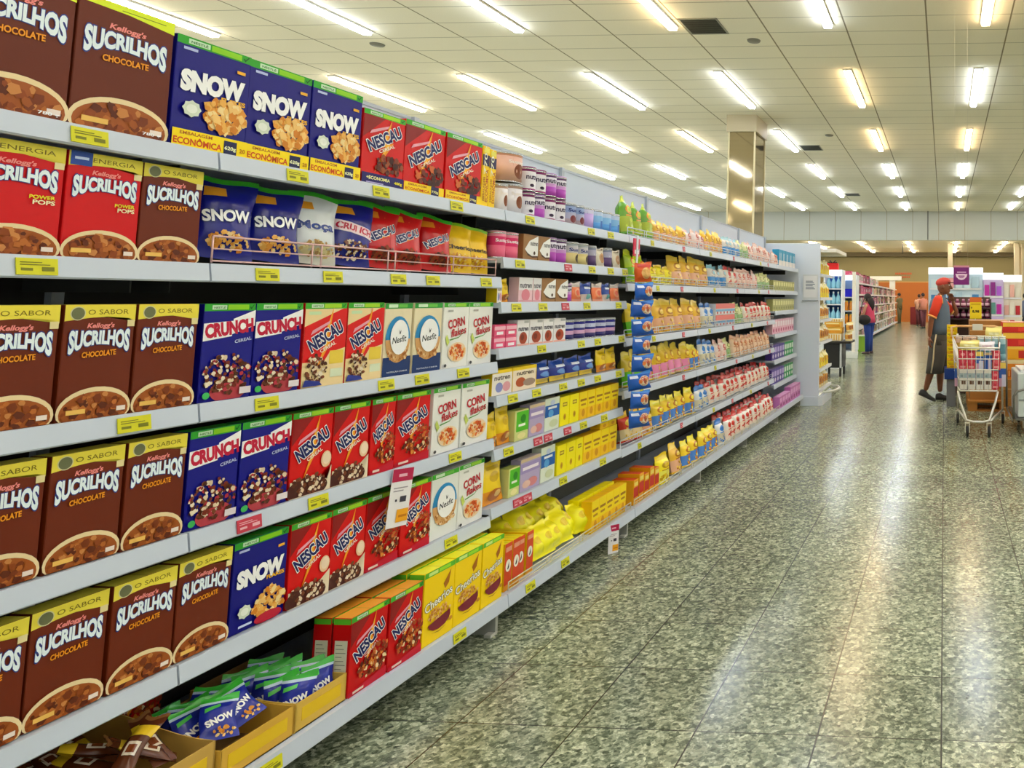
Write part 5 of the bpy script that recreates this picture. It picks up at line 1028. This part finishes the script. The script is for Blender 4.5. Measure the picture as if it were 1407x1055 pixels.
q = MB(); q.cbox((-.11, -.02, -.16), (.11, .02, .16), P('#f2c8cc'), .006)
pr = Print(q, lambda u, v, e: (-.11 + u * .22, -.02 - e, -.16 + v * .32), .22, .32); pr.ell(.5, .5, .38, .28, '#d85c74', 20); pr.ell(.5, .5, .26, .19, '#eca8b4', 18)
ob = q.obj('pink_package', None, (-2.27, 19.3, 1.2)); ob.rotation_euler = (0, .15, .2); tag(ob, 'pink package with a round mark held by the woman', 'package')

# shoppers far away
def shopper(x, y, h, yaw, topc, botc, hairc, lab):
    r_ = empty('person', (x, y, 0), yaw); s = h / 1.7; K = mat('#a8745a', .5)
    nodes = [(0, 0, .95, .11), (0, 0, 1.15, .11), (0, 0, 1.34, .12), (.01, 0, 1.43, .055), (.03, 0, 1.5, .045), (0, -.17, 1.38, .05), (.02, -.2, 1.1, .04), (.08, -.18, .86, .026), (0, .17, 1.38, .05), (.02, .2, 1.1, .04), (.15, .16, .95, .026), (0, -.09, .86, .085), (.03, -.09, .48, .055), (.03, -.09, .1, .034), (0, .09, .86, .085), (-.02, .09, .48, .055), (-.05, .09, .1, .034)]
    edges = [(0, 1), (1, 2), (2, 3), (3, 4), (2, 5), (5, 6), (6, 7), (2, 8), (8, 9), (9, 10), (0, 11), (11, 12), (12, 13), (0, 14), (14, 15), (15, 16)]
    body(r_, nodes, edges, K, ((.05, 0, 1.59), 0), [((.08, -.18, .86), (.2, 0, -1), (1, .3, 0), .5, -1), ((.15, .16, .95), (.6, 0, -.7), (0, -1, 0), .5, 1)])
    q = MB(); q.loft([ring((0, 0, .9), .14, .18), ring((0, 0, 1.1), .13, .17), ring((0, 0, 1.32), .135, .2), ring((0, 0, 1.42), .09, .13), ring((.01, 0, 1.46), .05, .06)], mat(topc, .8))
    for s_ in (-1, 1): q.tube([(0, s_ * .14, 1.4), (0, s_ * .185, 1.34), (.01, s_ * .205, 1.2)], [.06, .07, .065], mat(topc, .8), 10)
    q.obj('shirt', r_); q = MB(); q.loft([ring((0, 0, .95), .13, .17), ring((0, 0, .8), .14, .185)], mat(botc, .8))
    for s_, xx in ((-1, .03), (1, -.03)): q.tube([(0, s_ * .09, .85), (xx, s_ * .09, .48), (xx, s_ * .09, .09)], [.105, .08, .065], mat(botc, .8), 10)
    q.obj('trousers', r_); q = MB(); q.ell((.03, 0, 1.625), (.108, .088, .105), mat(hairc, .7), 12, 8); q.obj('hair', r_)
    for s_, xx in ((-1, .03), (1, -.05)):
        q = MB(); shoe(q, (xx, s_ * .09, .093), 0, 0, mat('#222020', .6)); q.obj('shoe', r_)
    r_.scale = (s, s, s); tag(r_, lab, 'person')
shopper(-2.55, 43.0, 1.7, 2.5, '#6c6444', '#5c5438', '#201814', 'distant shopper in olive beside the white gantry')
shopper(-1.30, 39.0, 1.62, 1.8, '#e0a888', '#5c2830', '#301c14', 'distant shopper in a peach top, left of the capped man')
shopper(-1.0, 36.0, 1.66, 2.2, '#d88870', '#703840', '#2a1a18', 'distant shopper in a salmon top partly behind the capped man')
shopper(2.75, 26.0, 1.6, .5, '#5c6478', '#3c3840', '#2a1c18', 'distant shopper in a slate shirt at the far right')
q = MB(); q.cbox((-1.85, 41.0, 0), (-1.35, 41.6, .95), mat('#7c1c20', .7), .01); tag(q.obj('red_bin'), 'dark red bin against the orange wall panel', 'bin')
# ------------------------------------------------------------------ shopping trolleys
chrome = mat('#e6e2d6', .28, .6); castor = mat('#1e1c1a', .5)
def wheel(r_, x, y, s=1.0, wr=.055):
    q = MB(); q.lathe([(.001, -.014), (wr * .9, -.014), (wr, -.008), (wr, .008), (wr * .9, .014), (.001, .014)], castor, 18)
    rm = Matrix.Rotation(math.pi / 2, 3, 'Y'); q.v = [tuple(rm @ Vector(v) + Vector((x, y, wr))) for v in q.v]
    ob = q.obj('wheel', r_); c = MB()
    for e in (-.022, .022): c.b2((x + e - .003, y - .015, wr - .012), (x + e + .003, y + .02, wr * 2 + .03), chrome)
    c.b2((x - .026, y - .018, wr * 2 + .025), (x + .026, y + .022, wr * 2 + .035), chrome); c.obj('fork', ob)
ct = empty('shopping_cart', (.36, 8.4, 0))
for x, y in ((-.12, -.42), (.105, -.42), (-.205, .42), (.31, .42)): wheel(ct, x, y)
q = MB()
q.tube([(-.215, -.36, .46), (-.19, -.38, .34), (-.13, -.42, .17), (-.06, -.44, .155), (.05, -.44, .155), (.11, -.42, .17), (.17, -.38, .34), (.2, -.36, .46)], .0125, chrome, 10)
for s_, x0_, x1_ in ((-1, -.205, -.13), (1, .31, .12)): q.tube([(x0_, .42, .15), (x0_ * .97, .40, .5), (x0_ * 1.0, .45, 1.02)], .012, chrome, 8); q.tube([(x0_, .42, .16), (x1_, -.42, .165)], .012, chrome, 8)
q.obj('chassis', ct)
A = {'fl': (-.235, -.44), 'fr': (.225, -.44), 'bl': (-.27, .44), 'br': (.30, .44)}
def lerp(a, b, t): return a + (b - a) * t
def rim(z, zb):      # basket tapers toward the floor
    k = (z - .46) / .5; w_ = lerp(.86, 1, k)
    return [(-.225 * w_, -.42 - .03 * k, z), (.215 * w_, -.42 - .03 * k, z), (.29 * w_, .44, zb), (-.27 * w_, .44, zb)]
q = MB()
for i, z in enumerate((.47, .58, .69, .80, .915)):
    c_ = rim(z, z + .08 * (i / 4)); rr = .008 if i in (0, 4) else .0055
    for a in range(4): q.tube([c_[a], c_[(a + 1) % 4]], rr, chrome, 6)
lo, hi = rim(.47, .47), rim(.915, .995)
for a in range(4):
    n = (9, 16, 11, 16)[a]
    for k in range(n):
        t = k / n; p0 = [lerp(lo[a][j], lo[(a + 1) % 4][j], t) for j in range(3)]; p1 = [lerp(hi[a][j], hi[(a + 1) % 4][j], t) for j in range(3)]; q.tube([p0, p1], .0022, chrome, 5)
for k in range(8): t = k / 8; q.tube([[lerp(lo[0][j], lo[1][j], t) for j in range(3)], [lerp(lo[3][j], lo[2][j], t) for j in range(3)]], .0025, chrome, 5)
q.obj('basket', ct)
q = MB(); q.tube([(-.27, .44, .99), (-.275, .5, 1.09), (-.2, .52, 1.105), (.22, .52, 1.105), (.295, .5, 1.09), (.30, .44, .99)], .0135, mat('#e0b070', .4), 10); q.b2((-.03, .495, 1.06), (.09, .535, 1.13), mat('#d8d8c8', .4)); q.obj('handle', ct)
tag(ct, 'chrome shopping cart loaded with red and white cartons', 'shopping cart')
def slab(kind, w, h, d, c, *fs): make_box(kind, w, h, d, c, multi(*fs) if fs else None, c, name='carton'); return kind
slab('jwh', .088, .2, .07, '#efe9dc', rc(0, .6, 1, .84, '#a8b8bc'), rc(.25, .26, .8, .48, '#6a4a38'), el(.3, .7, .16, .06, '#8a9a9c'))
slab('jred', .088, .2, .07, '#d8384c', el(.5, .8, .3, .08, '#f08890'), rc(.15, .1, .85, .2, '#f0a0a0'), el(.5, .45, .26, .14, '#e85c68'))
slab('jblu', .088, .19, .07, '#3c64b4', rc(.4, 0, 1, .5, '#dcd8ec'), rc(0, .75, 1, 1, '#f0d060'), rc(0, 0, .4, .35, '#d8a8c0'))
slab('jnav', .088, .18, .07, '#2450a0', rc(.5, 0, .9, .6, '#c8b8d8'), rc(0, .85, 1, 1, '#c8a878'))
def lay(kind, x, y, z, desc, where, rz=-math.pi / 2, **k):
    o = put(kind, x, y, z, desc, where, cat=k.pop('cat', 'carton'), **k); o.rotation_euler.z = rz; return o
cw = 'in the front of the shopping cart'
for k in range(4): lay('jwh', .235 + .085 * k - .035, 8.06, .478, 'white carton with brown print', cw, w=.078, h=.2)
lay('jred', .235 + .34 - .04, 8.06, .478, 'lower red carton', cw, w=.07, h=.19)
for k, (kk, ds) in enumerate((('jred', 'upper red carton'), ('jred', 'upper red carton'), ('jblu', 'blue-and-lilac carton'), ('jnav', 'navy carton'), ('jred', 'upper red carton'))): lay(kk, .195 + .088 * k, 8.06, .682, ds, cw, w=.08)
make_bag('sack', .2, .12, .14, zones((1, '#f0e084')), lambda p: p.rect(.2, .4, .8, .6, '#f4ecb0'), True, name='sack'); make_bag('sackw', .2, .11, .14, zones((1, '#ece6ee')), lambda p: (p.rect(.2, .5, .8, .56, '#c04858'), p.rect(.3, .3, .6, .36, '#5870b0')), True, name='sack')
lay('sack', .27, 8.08, .888, 'pale yellow sack', 'lying on the cartons in the cart', cat='bag', h=.1, w=.22); lay('sackw', .45, 8.08, .885, 'white printed sack', 'lying on the cartons in the cart', cat='bag', h=.09, w=.18)
make_can('tall', .036, .26, '#7fa8b0', [(.3, '#5c8c98'), (.7, '#a8c8cc'), (.92, '#eef0e4')], None, lid='#f0f0dc', name='bottle'); make_can('oil', .036, .26, '#b8802c', [(.3, '#c89a3c'), (.8, '#e0b898')], None, lid='#e8c0a8', name='bottle')
for k in range(4): put('tall', .40 + .078 * k, 8.36, .75, 'teal bottle with pale cap', 'standing mid-cart', cat='bottle')
for k in range(3): put('oil', .16 + .078 * k, 8.36, .74, 'amber bottle', 'standing mid-cart', cat='bottle')
for k in range(7): lay('jblu', .15 + .08 * k, 8.34, .478, 'hidden-row blue carton', 'under the bottles in the cart', w=.075, h=.26 if k > 2 else .255)
lay('sack', .56, 8.62, .96, 'bright yellow sack', 'hanging over the cart end', cat='bag', h=.15, w=.2); 
for k in range(4): lay('jred', .2 + .12 * k, 8.6, .478, 'rear red carton', 'behind the bottles in the cart', w=.11, h=.45 if k > 1 else .3)

# second trolley at the frame edge: flat platform with a white case, basket above
t2 = empty('platform_trolley', (.98, 8.55, 0)); gm = mat('#7c7a72', .35, .7)
q = MB(); q.cbox((-.23, -.45, .15), (.35, .45, .175), gm, .004); q.obj('platform', t2)
q = MB(); q.tube([(-.25, -.46, .17), (-.25, -.46, .40), (-.22, -.46, .45), (-.15, -.46, .475), (.3, -.46, .475)], .013, gm, 10); q.tube([(-.25, .44, .17), (-.25, .44, .95)], .013, gm, 8); q.tube([(-.265, -.46, .02 + .13), (-.25, .44, .16)], .012, gm, 8); q.obj('frame', t2)
for y in (-.36, .36): wheel(t2, -.12, y, wr=.074)
tag(t2, 'grey platform trolley carrying a white case at the right edge', 'trolley')
q = MB(); q.cbox((-.2, -.4, 0), (.3, .38, .46), mat('#d4dcd8', .5), .008); r2 = empty('white_case', (.98, 8.55, .176)); q.obj('case', r2); q = MB(); q.b2((-.19, -.404, .17), (.29, -.4, .19), mat('#98a09c', .5)); q.b2((-.05, -.406, .21), (.1, -.4, .30), mat('#a8b8b0', .5)); q.obj('front_label', r2); q = MB(); q.b2((-.16, -.3, .461), (.3, .3, .49), P('#eef0ec')); q.obj('lid', r2); tag(r2, 'white plastic case resting on the grey trolley', 'case')
# stacked crates behind it
make_box('ocrate', .5, .2, .4, '#e88a24', multi(rc(.06, .12, .94, .5, '#c85a18'), *[rc(.1 + .1 * k, .16, .13 + .1 * k, .46, '#f0a850') for k in range(9)], rc(0, .8, 1, 1, '#f0d8a0')), '#e8c080', name='crate')
make_box('rcrate', .5, .17, .4, '#d02c24', multi(rc(0, .55, 1, .95, '#f4c040'), rc(.3, .1, .95, .45, '#e04030')), '#f0b0a0', name='crate')
make_box('ycrate', .5, .17, .4, '#f0a820', multi(rc(.3, .1, .96, .7, '#c83020'), rc(0, .8, 1, 1, '#f8cc50')), '#f0d080', name='crate')
make_box('kbox', .5, .2, .4, '#b07a3c', multi(rc(0, .47, 1, .52, '#d8b070')), '#c08c4c', name='cardboard_box')
for k, (kk, hh, ds) in enumerate((('kbox', .22, 'brown cardboard box, lowest'), ('kbox', .22, 'brown cardboard box, second from floor'), ('ocrate', .24, 'open orange crate of jars'), ('ycrate', .16, 'yellow-and-red crate'), ('rcrate', .17, 'red-and-yellow crate'), ('rcrate', .12, 'topmost red crate with pale top'))):
    z = (.0, .225, .66, .905, 1.07, 1.245)[k] if k > 1 else (.0, .225)[k]
    lay(kk, 1.03, 9.55, [.0, .222, .444, .686, .848, 1.02][k], ds, 'in the stack behind the platform trolley', w=.62, h=[.22, .22, .24, .16, .17, .12][k], cat='crate')

# ------------------------------------------------------------------ pallet display behind the cart
pa = empty('pallet', (.72, 10.15, 0)); wd = mat('#b87a34', .75)
for s_ in (-.4, -.02, .36):
    q = MB()
    for x in (-.42, -.02, .38): q.b2((x, s_, .02), (x + .12, s_ + .1, .115), wd)
    q.b2((-.42, s_, 0), (.5, s_ + .1, .02), wd); q.obj('runner', pa)
for k in range(6): q = MB(); q.b2((-.42, -.42 + .155 * k, .115), (.5, -.31 + .155 * k, .137), mat('#c8883c', .75)); q.obj('board', pa)
tag(pa, 'wooden pallet on the floor seen under the shopping cart', 'pallet')
for k in range(4): lay('kbox', .58, 10.1, .1395 + .252 * k, 'brown cardboard box ' + ['at the base', 'second up', 'third up', 'at the top'][k], 'of the pallet stack', w=.5, h=.25, d=.6, cat='cardboard box')
q = MB(); q.b2((-.07, -.003, 0), (.08, .003, .25), P('#f2d420')); pr = Print(q, lambda u, v, e: (-.07 + u * .15, -.003 - e, v * .25), .15, .25); pr.rect(0, .84, 1, 1.1, '#d86c24'); pr.text('8,98', '#2c2408', .5, .36, .6, .16, bold=.05); pr.rect(.1, .52, .2, .6, '#5c4c10'); pr.rect(.1, .7, .9, .78, '#d8b010'); q.tube([(.0, .004, -.025), (.0, .004, .1)], .005, mat('#d8d8d0', .4), 6); ob = q.obj('price_sign', None, (.40, 9.79, 1.17)); tag(ob, 'yellow price sign with dark figures on the pallet display', 'price sign')
# wine-purple bottles on a rack
rk = empty('bottle_rack', (.38, 11.4, 0))
for z in (1.134, 1.292): q = MB(); q.b2((-.32, -.12, z - .02), (.32, .25, z), mat('#3a2228', .5)); q.obj('shelf', rk)
for x in (-.31, .31): q = MB(); q.b2((x - .01, -.1, 0), (x + .01, .25, 1.42), mat('#4a3038', .5)); q.obj('post', rk)
q = MB(); q.b2((-.32, .23, 0), (.32, .25, 1.45), mat('#5c4038', .5)); q.obj('back', rk); tag(rk, 'dark rack of small plum bottles behind the price sign', 'rack')
q = empty('bottle', (0, 0, 0)); bm_ = MB(); bm_.lathe([(.001, 0), (.036, .003), (.038, .04), (.034, .085), (.018, .10)], F('#7a2c54'), 14); bm_.lathe([(.0375, .03), (.0385, .04), (.0375, .07)], F('#e0b8c8'), 14); bm_.obj('body', q); bm_ = MB(); bm_.lathe([(.018, .098), (.02, .125), (.012, .128)], F('#c890a8'), 12); bm_.obj('cap', q); MASTER['plumb'] = [q, .076, .128, .076, False]
for j, z in enumerate((1.135, 1.293)):
    for k in range(7): put('plumb', .105 + .09 * k, 11.36, z, 'small plum bottle', f'on the {["lower", "upper"][j]} rack shelf behind the sign', cat='bottle')
q = MB(); q.b2((-.12, -.004, 0), (.1, .004, .27), P('#7c2878')); pr = Print(q, lambda u, v, e: (-.12 + u * .22, -.004 - e, v * .27), .22, .27)
pr.poly([(.12, .56), (.88, .56), (.82, .4), (.66, .28), (.5, .25), (.34, .28), (.18, .4)], '#f0d8ec'); pr.rect(.22, .62, .8, .68, '#d8a8d0'); pr.rect(.3, .42, .7, .48, '#8c3c88'); pr.rect(0, .9, 1, 1, '#d088a0'); pr.rect(.36, .34, .64, .38, '#8c3c88')
for xx in (-.10, .08): q.tube([(xx, 0, .27), (xx, 0, 5.59 - 1.62)], .0012, mat('#b8b09c', .5), 5)
ob = q.obj('hanging_sign', None, (.25, 10.6, 1.62)); tag(ob, 'purple hanging sign with a pale half-round mark above the bottles', 'sign')
# column of yellow jars and blue crate by the man
for k in range(6): lay('yel2', .105, 10.3, .50 + .096 * k, 'stacked orange-yellow tub', 'in the column right of the man', cat='tub', h=.092, w=.14, d=.2)
q = MB(); q.cbox((.0, 10.1, .36), (.18, 10.5, .498), P('#1c3c84'), .005); q.cbox((.03, 10.14, 0), (.15, 10.46, .36), P('#77797c'), .004); tag(q.obj('blue_crate'), 'navy blue crate under the column of yellow jars', 'crate')
q = MB(); q.cbox((.26, 10.9, .95), (.62, 11.2, 1.15), mat('#8c7450', .7), .005) if False else None
# white checkout-side displays in the distance
def panel_display(x0, x1, y, z1, lab, c, prt=None, d=.4, header='#f2f6fa', glow=.55):
    r_ = empty('lit_display', ((x0 + x1) / 2, y, 0)); w_ = (x1 - x0) / 2
    q = MB(); q.b2((-w_, 0, 0), (w_, d, z1 - .18), mat(c, .5)); q.obj('cabinet', r_)
    q = MB(); q.b2((-w_, -.05, z1 - .18), (w_, d, z1), mat(header, .5, 0, .3, header, glow)); q.obj('lit_header', r_)
    if prt:
        q = MB(); pr = Print(q, lambda u, v, e: (-w_ + u * 2 * w_, -.002 - e, v * (z1 - .18)), 2 * w_, z1 - .18, .002, .002); prt(pr); q.obj('shelf_stock', r_)
    tag(r_, lab, 'display')
def shelfy(cols, n=5, m_=6):
    def f(p):
        r = random.Random(len(cols))
        for j in range(n):
            p.rect(.03, (j + .02) / n, .97, (j + .12) / n, '#f0f0f4')
            for k in range(m_): p.rect(.05 + .9 * k / m_, (j + .14) / n, .05 + .9 * (k + .8) / m_, (j + r.uniform(.6, .9)) / n, r.choice(cols))
    return f
panel_display(-.42, 1.02, 20.0, 2.24, 'wide white lit display behind the purple sign', '#cfe4f0', shelfy(['#8cb8d8', '#4c88c0', '#d8ecf4', '#b8d4e4', '#e8a8a8']))
panel_display(1.03, 1.55, 19.9, 2.1, 'narrow display with violet and magenta packs', '#d8c4ec', shelfy(['#b060d8', '#c030a0', '#d8a0e8', '#90308c', '#5c9088'], 4, 3))
panel_display(1.56, 2.05, 20.1, 2.05, 'cream and red display right of the violet one', '#f0e4d0', shelfy(['#c03038', '#f0b8a8', '#f4ecd8', '#e85c50'], 4, 3))
for x, y, lab in ((.30, 38.0, 'pale slim column left of the lit displays'), (3.62, 38.0, 'slim white column near the right frame edge'), (4.05, 38.5, 'beige column at the right frame edge')):
    q = MB(); q.b2((x - .12, y - .12, 0), (x + .12, y + .12, 4.2), mat('#c8b898', .6)); tag(q.obj('column'), lab, 'column')
# far right side wall panels, counters
q = MB(); q.b2((3.9, 41, 0), (11.9, 41.2, 4.2), mat('#a48e6c', .7)); structure(q.obj('wall_partition'))
for k, (x, y, c_, lab) in enumerate(((2.05, 23.5, '#b89468', 'tan counter beyond the cream and red display'), (2.9, 24.0, '#8c7448', 'olive-brown counter at the far right'))):
    r_ = empty('counter', (x, y, 0)); q = MB(); q.cbox((-.3, -.3, 0), (.3, .4, .82), mat(c_, .6), .01); q.obj('base', r_); q = MB(); q.cbox((-.33, -.33, .82), (.33, .43, .87), mat('#e0cca0', .5), .005); q.obj('top', r_); tag(r_, lab, 'counter')

finish_labels()
for _k, _v in MASTER.items():
    if not _v[4]: copy_del(_v[0])
